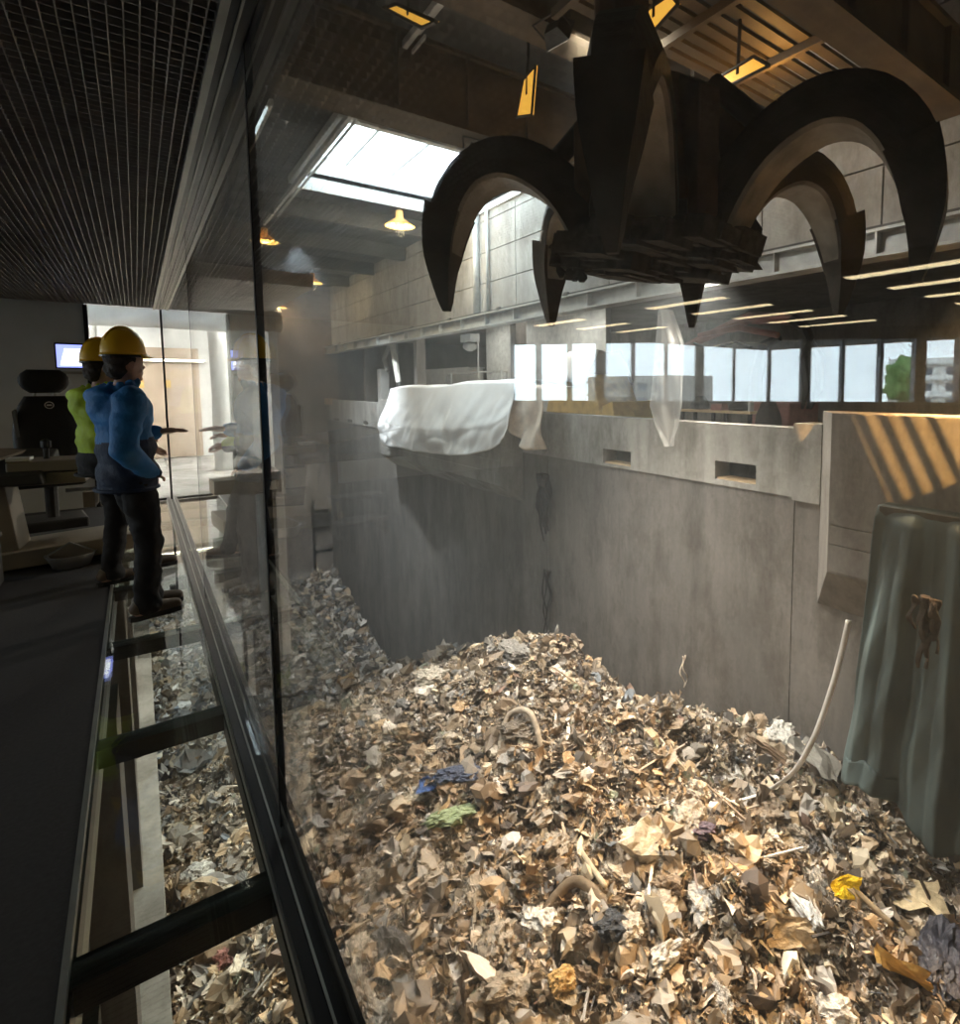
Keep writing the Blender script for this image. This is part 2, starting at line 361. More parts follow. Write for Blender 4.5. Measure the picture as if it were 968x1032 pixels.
MB().box(S0, S1, T0, T1, ROOF+.90, ROOF+.92).build('pane', 'glass_clear', sk)
sk2 = struct('window_2', MB().box(2.1, 2.2, 18.7, 22.3, ROOF-.2, ROOF+.40).box(3.3, 3.4, 18.7, 22.3, ROOF-.2, ROOF+.40).box(2.2, 3.3, 22.2, 22.3, ROOF-.2, ROOF+.40).box(2.2, 3.3, 18.7, 18.8, ROOF-.2, ROOF+.40), 'white_paint', 'small skylight beside the glass wall')
MB().box(2.2, 3.3, 18.8, 22.2, ROOF+.36, ROOF+.38).build('pane', 'glass_clear', sk2)
# roof beams
for y in (27.5, 33, 38.5, 44):
    tag(MB().box(.6, WX+.4, y, y+.35, ROOF-.75, ROOF).build('roof_beam', 'roof_dark'), 'dark roof beam crossing the far end of the pit', 'roof beam', 'far roof beams')

# ---- crane bridge
def girder(y0, y1, z0, z1, label, m='girder', x0=.7, x1=WX+.1):
    g = empty('crane_girder', label, 'girder', (x0, y0, z0)); L0 = g.location
    local(MB().box(x0, x1, y0, y1, z0, z0+.08), L0).build('bottom_plate', m, g)
    local(MB().box(x0, x1, y0, y1, z1-.08, z1), L0).build('top_plate', m, g)
    local(MB().box(x0, x1, y0+.12, y0+.18, z0+.08, z1-.08), L0).build('web_plate', m, g)
    local(MB().box(x0, x1, y1-.18, y1-.12, z0+.08, z1-.08), L0).build('web_plate', m, g)
    for x in np.arange(x0+.8, x1, 1.6):
        local(MB().box(x, x+.06, y0+.02, y0+.12, z0+.08, z1-.08), L0).build('stiffener', m, g)
    return g
girder(12.6, 13.6, ZR(5.9), ZR(7.6), 'dark crane bridge girder crossing in front of the skylight')
girder(4.25, 4.8, ZR(5.0), ZR(6.2), 'warm-lit crane girder crossing the top right corner')
girder(8.6, 9.3, ZR(6.2), ZR(7.6), 'shadowed crane girder above the claw grab')
wk = empty('crane_walkway', 'dark walkway platform with railing under the roof above the claws', 'walkway', (0, 0, ZR(6.0)))
for y in np.arange(5.4, 8.0, .3): local(MB().box(5.5, 11.8, y, y+.2, ZR(6.15), ZR(6.22)), wk.location).build('plank', 'girder', wk)
for x in (5.6, 7.6, 9.6, 11.7): local(MB().box(x, x+.1, 5.0, 8.2, ZR(6.0), ZR(6.15)), wk.location).build('joist', 'girder', wk)
for k in (ZR(6.8), ZR(7.2)): local(MB().tube([(5.5, 5.35, k), (11.8, 5.35, k)], .03, 6), wk.location).build('rail', 'girder', wk)
tr = empty('crane_trolley', 'black crane trolley under the roof holding the grab', 'trolley', (3.7, 3.77, ZR(6.35)))
MB().box(-1.2, 1.2, -.75, 1.0, 0, .8).box(-.8, .8, -.5, .9, .8, 1.3).build('body', 'steel_dark', tr, bevel=.03)
MB().tube([(-1, 0, .2), (1, 0, .2)], .35, 14).build('rope_drum', 'steel_dark', tr, True)

# ================================================================== TIPPING HALL behind the openings
HF = ZR(-2.0)
struct('floor_hall', MB().box(WX+.8, 27, YB, YE, HF-.3, HF), 'conc', 'grey floor of the tipping hall')
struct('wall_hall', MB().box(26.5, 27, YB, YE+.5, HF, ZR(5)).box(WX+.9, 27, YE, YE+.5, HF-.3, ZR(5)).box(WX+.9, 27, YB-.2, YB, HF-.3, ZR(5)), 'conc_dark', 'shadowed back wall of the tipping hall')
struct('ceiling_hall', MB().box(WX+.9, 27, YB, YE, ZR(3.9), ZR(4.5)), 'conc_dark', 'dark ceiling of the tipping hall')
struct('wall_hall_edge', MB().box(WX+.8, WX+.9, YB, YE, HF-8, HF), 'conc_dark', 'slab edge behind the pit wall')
for y in (1.5, 22.5, 34.0, 44):
    tag(MB().box(WX+1.2, WX+1.75, y-.25, y+.25, HF, ZR(3.9)).build('hall_column', 'conc', bevel=.02), 'square concrete column inside the tipping hall', 'column', 'columns of the tipping hall')
tag(MB().box(16.9, 17.2, 20.5, 32.0, HF, ZR(3.9)).build('hall_partition', 'steel_grey'), 'flat grey panel wall behind the white tarpaulin', 'partition')
for k, (x, y) in enumerate(((14.6, 22), (14.6, 30), (21, 32), (19, 25))):  # ceiling lights added to brighten the hall
    hl = empty('hall_fill_light', 'added linear ceiling light inside the tipping hall', 'ceiling light', (x, y, ZR(3.8)), 0, 'added lights of the tipping hall')
    MB().box(-.1, .1, -.8, .8, -.04, .08).build('housing', 'white_paint', hl); MB().box(-.08, .08, -.78, .78, -.05, -.041).build('tube', 'hall_glow', hl)
    lamp('AREA', (x, y, ZR(3.7)), (x, y, 0), 260, NEUTRAL, .8)

# ---- left hopper (protruding box with sloping underside)
def hopper(name, label, y0, y1, proud, ztop, zfront, zbot, splay, m_front, boards):
    h = empty(name, label, 'hopper', (WX, y0, zbot)); L0 = h.location
    X = WX-proud
    prof = [(WX-.03, zbot), (X, zfront), (X, ztop), (WX-.03, ztop)]
    lo = [Vector((x, y0, z)) for x, z in prof]; hi = [Vector((x, y1 + (splay if x > X+.1 else 0), z)) for x, z in prof]
    local(MB().hexa(lo, hi), L0).build('body', m_front, h, bevel=.015)
    for k, (za, zb) in enumerate(boards):
        local(MB().box(X-.035, X-.002, y0+.05, y1-.05, za+.012, zb-.012), L0).build('board', m_front, h)
    return h
a, b_ = atX(505, 492, WX-1.05), atX(383, 456, WX-1.05)
zl = (a.z+b_.z)/2
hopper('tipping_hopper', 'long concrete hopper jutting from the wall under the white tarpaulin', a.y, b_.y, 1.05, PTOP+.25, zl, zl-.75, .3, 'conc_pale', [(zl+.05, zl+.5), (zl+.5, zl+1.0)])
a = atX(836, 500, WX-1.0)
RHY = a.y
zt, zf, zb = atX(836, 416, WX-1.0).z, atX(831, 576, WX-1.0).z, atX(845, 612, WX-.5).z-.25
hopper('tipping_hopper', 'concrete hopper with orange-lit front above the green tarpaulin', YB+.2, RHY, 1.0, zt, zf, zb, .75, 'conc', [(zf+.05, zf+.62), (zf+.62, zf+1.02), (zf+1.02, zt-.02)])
RHX = WX-1.04
ld = empty('hopper_ledge', 'dark steel ledge on the hopper carrying the green tarpaulin', 'ledge', (RHX-.2, YB+.3, zf))
zz = atX(900, 510, RHX-.3).z
MB().box(-.25, .2, 0, atX(893, 510, RHX-.2).y-YB-.3, zz-.22-zf, zz-zf).build('shelf', 'steel_dark', ld, bevel=.01)
for y in (5.0, 7.5, 9.3): MB().hexa([(-.2, y, zz-.22-zf), (.2, y, zz-.22-zf), (.2, y, zz-.8-zf)], [(-.2, y+.08, zz-.22-zf), (.2, y+.08, zz-.22-zf), (.2, y+.08, zz-.8-zf)]).build('bracket', 'steel_dark', ld)

# ---- hanging green tarpaulin
GX = RHX-.5
g0, g1 = atX(884, 512, GX), atX(1010, 530, GX)
gb0 = atX(846, 790, GX-.4)
def green(u, v):
    yt = g0.y+(g1.y-g0.y)*u; yb = gb0.y+(g1.y-.8-gb0.y)*u
    k = v**.8; y = yt+(yb-yt)*k
    z = (g0.z+.03) + (gb0.z-g0.z)*v + .25*math.sin(u*9)*v*(v > .9)
    cr = lambda q: 1-2*abs(((q/math.pi) % 2)-1)
    fold = .15*math.sin(u*15+1.4*math.sin(v*2)+v)*min(1, v*3+.2)*(1-.4*u) + .08*cr(u*37+v*4)*min(1, v*2+.1) + .05*cr(u*9-v*13)*v + .04*cr(u*23+v*21)*v
    x = GX - .45*v + fold
    if v < .04: x = GX+.55-.55*v/.04; z = g0.z+.04
    return (x, y, z)
t = MB().grid(green, 110, 90).build('tarpaulin', 'tarp_green', None, True, solid=.015)
tag(t, 'dirty blue-green tarpaulin hanging down from the right hopper', 'tarpaulin')
# ragged clump snagged on the tarpaulin
def rag_strips(name, label, cat, px, py0, py1, X, n, wid, m='rag', sway=.12):
    e = empty(name, label, cat, atX(px, py0, X)); top = e.location; h = top.z-atX(px, py1, X).z
    for i in range(n):
        off = (random.random()-.5)*wid; l = h*(.45+.55*random.random()); ph = random.random()*6; w0 = wid*(.12+.16*random.random())
        def fn(u, v, off=off, l=l, ph=ph, w0=w0, i=i):
            w = w0*(1-.6*v)*(1+.4*math.sin(v*13+ph))
            return (-.10-.04*(i % 4)+.07*math.sin(v*9+ph), off*(1-.2*v)+(u-.5)*w*1.5+sway*math.sin(v*4+ph)*.4, -l*v)
        MB().grid(fn, 3, 14).build('strip', m, e, True, solid=.03)
    return e
rag_strips('hanging_rag', 'ragged pale clump snagged on the green tarpaulin', 'rag', 938, 600, 676, GX-.65, 9, .42, 'rag')
rag_strips('hanging_rag', 'shaggy brown rag hanging on the wall joint below the tarpaulin', 'rag', 551, 477, 546, WX-.12, 12, .75)
rag_strips('hanging_rag', 'thin dark strand of dirt trailing down the wall joint', 'rag', 554, 574, 642, WX-.05, 4, .35)
rag_strips('hanging_rag', 'short pale strip hanging low on the pit wall', 'rag', 692, 660, 712, WX-.05, 2, .12, 'tarp_beige')

# ---- white tarpaulin over the left hopper
ta, tb = atX(396, 392, WX-.9), atX(522, 384, WX-.9)
def white(u, v):
    y = ta.y+.3+(tb.y-.3-ta.y)*u
    top = ta.z+(tb.z-ta.z)*u + .05*math.sin(u*11)
    botpx = [(0, 440), (.06, 449), (.2, 452), (.35, 457), (.5, 461), (.65, 463), (.78, 462), (.9, 456), (1, 442)]
    for (a0, p0), (a1, p1) in zip(botpx, botpx[1:]):
        if a0 <= u <= a1: py = p0+(p1-p0)*(u-a0)/(a1-a0)
    pxu = 381+(528-381)*u
    bot = atX(pxu, py, WX-1.35).z
    if v < .3:
        k = v/.3; return (WX+1.0-1.9*k, y, top+.12*k*(1-k)*4 + .03*math.sin(u*23))
    k = (v-.3)/.7
    n1, n2, n3 = float(fbm(u*7, k*1.3, 3., 3)), float(fbm(u*19+k*2, k*2.2, 8., 2)), float(vnoise(u*5+k*4, k*3-u*3, 1.))
    fold = (.24*n1+.10*n2)*(k*.9+.1) + .10*abs(n3)*k
    swag = .2*n3*math.sin(u*math.pi)
    return (WX-.9-.5*min(1, k*1.6)-fold-.05, y+.5*k*(.5-u), top+(bot-top)*k+swag*k*(1-k))
tag(MB().grid(white, 150, 60).build('tarpaulin', 'tarp_white', None, True, solid=.02), 'bright white tarpaulin draped over the long hopper', 'tarpaulin')
def beige(u, v):
    p0 = atX(503+(548-503)*u, 386+4*u, WX-.75); 
    bpx = 508+40*u; bpy = 428+27*min(1, u*1.6)-2*u
    p1 = atX(bpx, bpy, WX-1.0-.25*(1-u))
    k = max(0, (v-.2)/.8)
    if v < .2: q = Vector((WX+.7-1.45*v/.2, p0.y, p0.z))
    else: q = p0.lerp(p1, k)
    f = .12*math.sin(u*19+k*4)*k+.10*math.sin(u*8+k*9)*k
    return (q.x-f-.05*k, q.y, q.z+.08*math.sin(u*14+k*5)*k*(1-k))
tag(MB().grid(beige, 40, 34).build('tarpaulin', 'tarp_beige', None, True, solid=.02), 'crumpled beige plastic tarpaulin beside the white one', 'tarpaulin')

# ---- clear plastic sheet hanging at the parapet
ps = [atX(672, 312, WX-.35), atX(675, 450, WX-.35)]
def film(u, v):
    w = [(0, 664, 676), (.25, 660, 690), (.55, 655, 692), (.7, 640+12, 692), (.85, 660, 688), (1, 673, 678)]
    for (a0, l0, r0), (a1, l1, r1) in zip(w, w[1:]):
        if a0 <= v <= a1: k = (v-a0)/(a1-a0); l = l0+(l1-l0)*k; r = r0+(r1-r0)*k
    p = atX(l+(r-l)*u, 312+138*v, WX-.35)
    return (p.x+.12*math.sin(u*9+v*3)+.05*math.sin(u*21-v*5), p.y, p.z)
tag(MB().grid(film, 16, 40).build('plastic_sheet', 'plastic_film', None, True), 'clear plastic sheet hanging from the rail beam over the parapet', 'plastic sheet')

# ---- machines in the hall
def P(px, py, X): return atX(px, py, X)
# white knuckle-boom with grey post left of the white tarp
b0 = P(387, 402, 13.3)
kb = empty('loading_crane', 'slim white articulated crane arm standing behind the white tarpaulin', 'crane', (b0.x, b0.y, HF))
L0 = kb.location
pts = [P(389, 404, 13.3), P(390, 372, 13.3)]
local(MB().box(13.0, 13.6, b0.y-.35, b0.y+.35, HF, P(389, 372, 13.3).z), L0).build('post', 'box_grey', kb, bevel=.04)
local(MB().tube([P(391, 374, 13.3), P(387, 362, 13.3), P(394, 345, 13.2)], [.16, .14, .12], 8), L0).build('lower_arm', 'box_grey', kb)
local(MB().tube([P(395, 339, 13.1), P(398, 360, 13.0), P(402, 386, 12.8)], [.22, .20, .16], 8), L0).build('upper_arm', 'white_machine', kb)
local(MB().tube([P(393, 345, 13.0)-Vector((.25, 0, 0)), P(393, 345, 13.0)+Vector((.25, 0, 0))], .22, 12), L0).build('elbow_joint', 'white_machine', kb)
local(MB().tube([P(399, 343, 13.0), P(401, 356, 12.95)], .07, 8), L0).build('hydraulic_cylinder', 'steel_grey', kb)
local(MB().tube([P(402, 386, 12.8), P(403, 391, 12.8)], .2, 8), L0).build('tip_bracket', 'steel_dark', kb)
# grey container and steel table
c0, c1 = P(422, 392, 14.6), P(473, 371, 14.6)
ct = empty('container', 'flat grey container standing behind the white tarpaulin', 'container', (14.6, min(c0.y, c1.y), HF))
dy = abs(c1.y-c0.y)
MB().box(0, .9, 0, dy, 0, c1.z-HF).build('body', 'box_grey', ct, bevel=.05); MB().box(-.05, .95, -.04, dy+.04, c1.z-HF, c1.z-HF+.07).build('lid', 'box_grey', ct)
d0, d1 = P(452, 390, 13.9), P(509, 373, 13.9)
tb_ = empty('steel_rack', 'open grey steel rack between the container and the tarpaulin', 'rack', (13.9, min(d0.y, d1.y), HF)); dy = abs(d1.y-d0.y); hh = d1.z-HF
MB().box(-.2, .2, 0, dy, hh-.08, hh).build('top', 'steel_grey', tb_); MB().box(-.18, .18, 0, dy, hh-.75, hh-.7).build('shelf', 'steel_grey', tb_)
for y in (0, dy-.08):
    for x in (-.2, .12): MB().box(x, x+.08, y, y+.08, 0, hh-.08).build('leg', 'steel_grey', tb_)
q = P(474, 352, 13.2)
pf = empty('bracket_lamp', 'grey bracket fixture hanging under the rail beam', 'fixture', (q.x, q.y, q.z))
MB().box(-.25, .25, -.55, .55, .35, BEAM0-q.z).build('bracket', 'steel_grey', pf); MB().lathe([(.2, .35), (.34, .25), (.34, .05), (.12, -.1)], n=14).build('head', 'steel_grey', pf, True)
MB().box(-.03, .03, -.9, -.84, -1.5, BEAM0-q.z).build('drop_pipe', 'steel_grey', pf)
# timber end board on the parapet at far left
w0, w1 = P(309, 403, WX-.1), P(335, 418, WX-.1)
tag(MB().box(WX-.25, WX+.3, min(w0.y, w1.y), min(max(w0.y, w1.y), YE-.1), PTOP-.4, PTOP+.1).build('timber_beam', 'wood_pale', bevel=.03), 'pale timber beam lying on the far end of the parapet', 'timber')
# yellow loader under sheet
y0 = P(604, 410, 14.0).y; y1 = P(548, 410, 14.0).y
ml = empty('wheel_loader', 'yellow loader partly wrapped in white sheeting behind the parapet', 'loader', (15.2, (y0+y1)/2, HF)); ln = (y1-y0)/2
zt_ = P(575, 378, 14.2).z-HF
MB().hexa([(-1.1, -ln, .9), (1.1, -ln, .9), (1.1, ln, .9), (-1.1, ln, .9)], [(-1.0, -ln*.6, zt_), (1.0, -ln*.6, zt_), (1.0, ln*.75, zt_+.1), (-1.0, ln*.75, zt_+.1)]).build('hull', 'yellow_machine', ml, bevel=.08)
zc_ = P(575, 352, 14.2).z-HF
def sheet(u, v):
    y = ln*(.95-1.55*u); k = abs(v-.5)*2
    z = zc_ - (.1 if k < .45 else .1+(k-.45)*1.8*(zc_-zt_+.25)) + .06*math.sin(u*13+v*9)
    return ((v-.5)*2*1.15*(1 if k < .45 else 1.12), y, z)
MB().grid(sheet, 26, 22).build('white_cover', 'tarp_white', ml, True, solid=.02)
for sy in (-.6, .6):
    for sx in (-1, 1): MB().tube([(sx*.60, sy*ln, .62), (sx*1.0, sy*ln, .62)], .6, 20).build('wheel', 'rubber', ml, True)
MB().hexa([(-1.2, -ln-1.0, .2), (1.2, -ln-1.0, .2), (1.2, -ln-.1, .2), (-1.2, -ln-.1, .2)], [(-1.2, -ln-.8, 1.5), (1.2, -ln-.8, 1.5), (1.2, -ln-.2, 1.3), (-1.2, -ln-.2, 1.3)]).build('bucket', 'yellow_machine', ml, bevel=.04)
# red material handler with boom and orange-peel head
eb = P(790, 425, 15.5)
ex = empty('material_handler', 'reddish material handler with folded boom and dark claw in the tipping hall', 'excavator', (15.5, eb.y, HF)); L0 = ex.location
zt_ = P(790, 405, 15.5).z
local(MB().box(14.7, 16.3, P(812, 400, 15.5).y, P(772, 400, 15.5).y, HF+.6, zt_), L0).build('cab_body', 'red_machine', ex, bevel=.08)
local(MB().box(14.5, 16.5, P(815, 400, 15.5).y, P(768, 400, 15.5).y, HF, HF+.6), L0).build('track', 'rubber', ex, bevel=.1)
def bar(name, pts, w, m): local(MB().tube([P(*p) for p in pts], w, 8), L0).build(name, m, ex)
bar('boom', [(668, 362, 15.2), (700, 345, 15.2), (755, 320, 15.2), (800, 322, 15.3)], [.10, .14, .2, .16], 'red_machine')
bar('boom_rib', [(705, 338, 15.0), (745, 330, 15.0), (785, 338, 15.0)], [.09, .12, .09], 'red_machine')
bar('stick', [(800, 322, 15.3), (812, 330, 15.2), (818, 345, 15.1)], [.18, .16, .12], 'steel_dark')
bar('hydraulic_hose', [(700, 346, 14.9), (715, 352, 14.9), (742, 345, 14.9), (757, 350, 14.9)], .05, 'steel_dark')
for k, dx in enumerate((-1, .2, 1)): bar('claw', [(818, 345, 15.1), (818+dx*8, 360, 15.1), (820+dx*6, 392, 15.1), (813+dx*4, 412, 15.1)], [.1, .14, .12, .04], 'steel_dark')
bar('mast', [(761, 430, 15.2), (762, 380, 15.2), (770, 348, 15.2), (786, 340, 15.2)], [.22, .22, .18, .12], 'steel_dark')
# work bench with clutter
k0, k1 = P(694, 412, 13.6), P(764, 412, 13.6)
wb = empty('work_bench', 'low dark work bench just behind the parapet', 'bench', (13.6, min(k0.y, k1.y), HF)); dy = abs(k0.y-k1.y); hh = k0.z-HF
MB().box(-.35, .35, 0, dy, hh-.07, hh).build('top', 'wood_pale', wb); MB().box(-.3, .3, .05, dy-.05, hh-.75, hh-.7).build('shelf', 'wood_pale', wb)
for y in (0, dy/2, dy-.09):
    for x in (-.33, .24): MB().box(x, x+.09, y, y+.09, 0, hh-.07).build('leg', 'steel_dark', wb)
def clutter(name, label, cat, px, X, z0, w, h, m, kind):
    p = P(px, 412, X); mb = MB()
    if kind == 'sack': mb.lathe([(.02, 0), (w*.9, .02), (w, h*.35), (w*.75, h*.75), (w*.35, h), (.02, h*.97)], n=10)
    elif kind == 'can': mb.lathe([(w, 0), (w, h*.8), (w*.5, h*.9), (w*.5, h), (.01, h)], n=12)
    else: mb.hexa([(-w, -w, 0), (w, -w, 0), (w, w, 0), (-w, w, 0)], [(-w*.8, -w, h), (w*.8, -w*.7, h), (w*.9, w*.8, h*.8), (-w*.8, w, h*.9)])
    o = mb.build(name, m, None, kind != 'crate', bevel=.01); o.location = (X, p.y, z0); tag(o, label, cat)
clutter('sack', 'dark sack heaped on the left end of the work bench', 'sack', 706, 13.5, HF+hh, .3, .42, 'grime', 'sack')
clutter('crate', 'small brown crate on the middle of the work bench', 'crate', 726, 13.5, HF+hh, .2, .2, 'red_machine', 'crate')
clutter('sack', 'brown sack on the right half of the work bench', 'sack', 745, 13.55, HF+hh, .32, .25, 'rag', 'sack')
clutter('canister', 'slim canister at the right end of the work bench', 'canister', 757, 13.5, HF+hh, .08, .32, 'box_grey', 'can')
clutter('sack', 'dark bundle on the floor beside the red machine', 'sack', 775, 13.7, HF, .45, P(775, 402, 13.7).z-HF, 'rag', 'sack')

# ================================================================== LAMPS IN THE PIT
def hibay(p, label, power, r=.62):
    e = empty('high_bay_lamp', label, 'lamp', p, 0, 'high bay lamps over the pit')
    MB().lathe([(.14, .55), (.16, .25), (r, -.08), (r*.97, -.09), (.15, .2)], n=20, cap=False).build('shade', 'hibay_shade', e, True)
    MB().lathe([(.02, .12), (.16, .08), (.2, -.02), (.12, -.12), (.01, -.14)], n=12).build('bulb', 'hibay_glow', e, True)
    MB().tube([(0, 0, .5), (0, 0, ROOF-p[2]-.01)], .03, 6).build('stem', 'steel_dark', e)
    lamp('POINT', (p[0], p[1], p[2]-.32), None, power, (1, .80, .52), .2)
m, nt, b = nodes_of('hibay_shade'); b.inputs['Base Color'].default_value = (.8, .55, .18, 1); b.inputs['Roughness'].default_value = .35
tl = nt.nodes.new('ShaderNodeBsdfTranslucent'); tl.inputs[0].default_value = (1, .62, .15, 1); k = nt.nodes.new('ShaderNodeMixShader'); k.inputs[0].default_value = .4
nt.links.new(b.outputs[0], k.inputs[1]); nt.links.new(tl.outputs[0], k.inputs[2]); nt.links.new(k.outputs[0], nt.nodes['Material Output'].inputs[0])
ZL = ZR(6.9)
for px, py, lab in ((403, 226, 'large glowing amber high bay lamp just below the skylight'), (315, 284, 'small amber high bay lamp deep in the pit, left of the claw tip'),
                    (280, 309, 'farthest amber high bay lamp of the right row'), (267, 242, 'amber high bay lamp right beside the black glass joint'),
                    (227, 287, 'amber high bay lamp of the left row seen through the narrow glass'), (207, 309, 'tiny farthest amber lamp of the left row')):
    p = atZ(px, py, ZL)
    if p.y > YE-1: p = atY(px, py, YE-1.2)
    hibay(p, lab, 800 if px == 403 else 260)
def flood(loc, aim, power, color, label, angle=95, size=.18):  # added flood lamps that light the heap and walls
    e = empty('added_flood', label, 'added_flood', loc); d = (Vector(aim)-Vector(loc)).normalized()
    q = d.to_track_quat('-Z', 'Y'); e.rotation_mode = 'QUATERNION'; e.rotation_quaternion = q
    MB().hexa([(-.28, -.2, 0), (.28, -.2, 0), (.28, .2, 0), (-.28, .2, 0)], [(-.16, -.1, .22), (.16, -.1, .22), (.16, .1, .22), (-.16, .1, .22)]).build('housing', 'steel_dark', e)
    MB().tube([(-.32, 0, .08), (-.32, 0, .38), (.32, 0, .38), (.32, 0, .08)], .02, 6).build('yoke', 'steel_dark', e)
    MB().box(-.26, .26, -.18, .18, -.012, -.002).build('lens', 'hall_glow', e)
    lamp('SPOT', Vector(loc)+d*.12, aim, power, color, size, angle, .7)
flood((.95, 11.3, ZR(5.6)), (7.6, 11.2, ZR(-8.5)), 3600, (1, .94, .86), 'added white flood lamp on the dark wall above the glass, beyond the first joint', 74)
flood((6.6, 12.8, ZR(5.5)), (6.3, 10.2, ZR(-8.5)), 7400, (1, .90, .79), 'added flood lamp under the dark girder in front of the skylight', 84)
flood((11.9, 3.0, ZR(2.42)), (8.6, 2.6, ZR(-8.5)), 8500, (1, .60, .26), 'added warm flood lamp under the rail beam at the right hopper', 95)
flood((11.88, 10.2, ZR(3.44)), (5.5, 8.6, ZR(-8.5)), 8600, (1, .90, .78), 'added flood lamp on the crane rail hidden behind the grab', 96)
flood((6.0, 8.5, ZR(6.0)), (12.4, 9.5, ZR(3.4)), 900, (1, .97, .92), 'added flood lamp on the shadowed girder turned to the upper wall', 120)
flood((7.0, 33.75, ZR(7.6)), (7.5, 39, ZR(-17)), 16000, (.86, .93, 1), 'added cool flood lamp behind a far roof beam', 100)
lamp('POINT', (9.6, 6.7, ZR(5.5)), None, 60, SODIUM, .15)
# sodium lamp; added out-of-view plates cut its light into stripes on the hopper
SL = Vector((7.4, .2, ZR(3.9)))
lamp('SPOT', SL, (RHX, 3.6, ZR(-1.2)), 11000, SODIUM, .003, 46, .4)
sg = empty('stripe_lamp', 'sodium lamp with added plates that stripe its light, high at the near end of the pit', 'lamp', SL)
MB().lathe([(.02, .3), (.14, .28), (.2, .05), (.19, .04)], n=14, cap=False).build('hood', 'steel_dark', sg, True)
HX = RHX-.04
def shade_plate(pxs):                             # an added plate that shades the strip of hopper front between these points
    t_ = .10; vs = [SL+(atX(px, py, HX)-SL)*t_ for px, py in pxs]; n = Vector((.006, 0, 0))
    local(MB().hexa([v for v in vs], [v+n for v in vs]), SL).build('slat', 'steel_dark', sg)
shade_plate([(500, -400), (846, 396), (897, 512), (600, 1500)])
for d, w_ in ((13, 6), (37, 5), (60, 5), (86, 4)): shade_plate([(842+d, 400), (842+d+w_, 400), (897+d+w_, 520), (897+d, 520)])
shade_plate([(600, 1500), (897, 510), (1150, 425), (1150, 1500)])
# panels in the roof steel, their amber lamplight put in as glow
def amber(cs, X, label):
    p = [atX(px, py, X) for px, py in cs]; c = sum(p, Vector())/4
    e = empty('amber_glow_panel', label, 'glowing panel', c); n = Vector((.05, 0, .02))
    MB().hexa([v-c for v in p], [v-c+n for v in p]).build('glow_face', 'panel_glow', e)
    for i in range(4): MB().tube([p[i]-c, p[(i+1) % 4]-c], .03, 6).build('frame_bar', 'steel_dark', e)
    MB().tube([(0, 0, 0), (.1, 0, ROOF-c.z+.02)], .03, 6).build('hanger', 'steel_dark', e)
amber([(632, 24), (676, -6), (684, 4), (648, 44)], 6.6, 'bright amber panel with painted-in lamplight at the top edge above the grab')
amber([(715, 84), (760, 57), (776, 66), (728, 90)], 8.2, 'amber panel with painted-in lamplight between the claws and the roof girder')
amber([(387, 8), (400, 4), (440, 22), (425, 28)], 3.6, 'dim amber panel with painted-in lamplight at the top edge left of the grab')
amber([(528, 80), (540, 66), (536, 116), (521, 118)], 6.5, 'narrow upright amber panel with painted-in lamplight beside the grab hub')

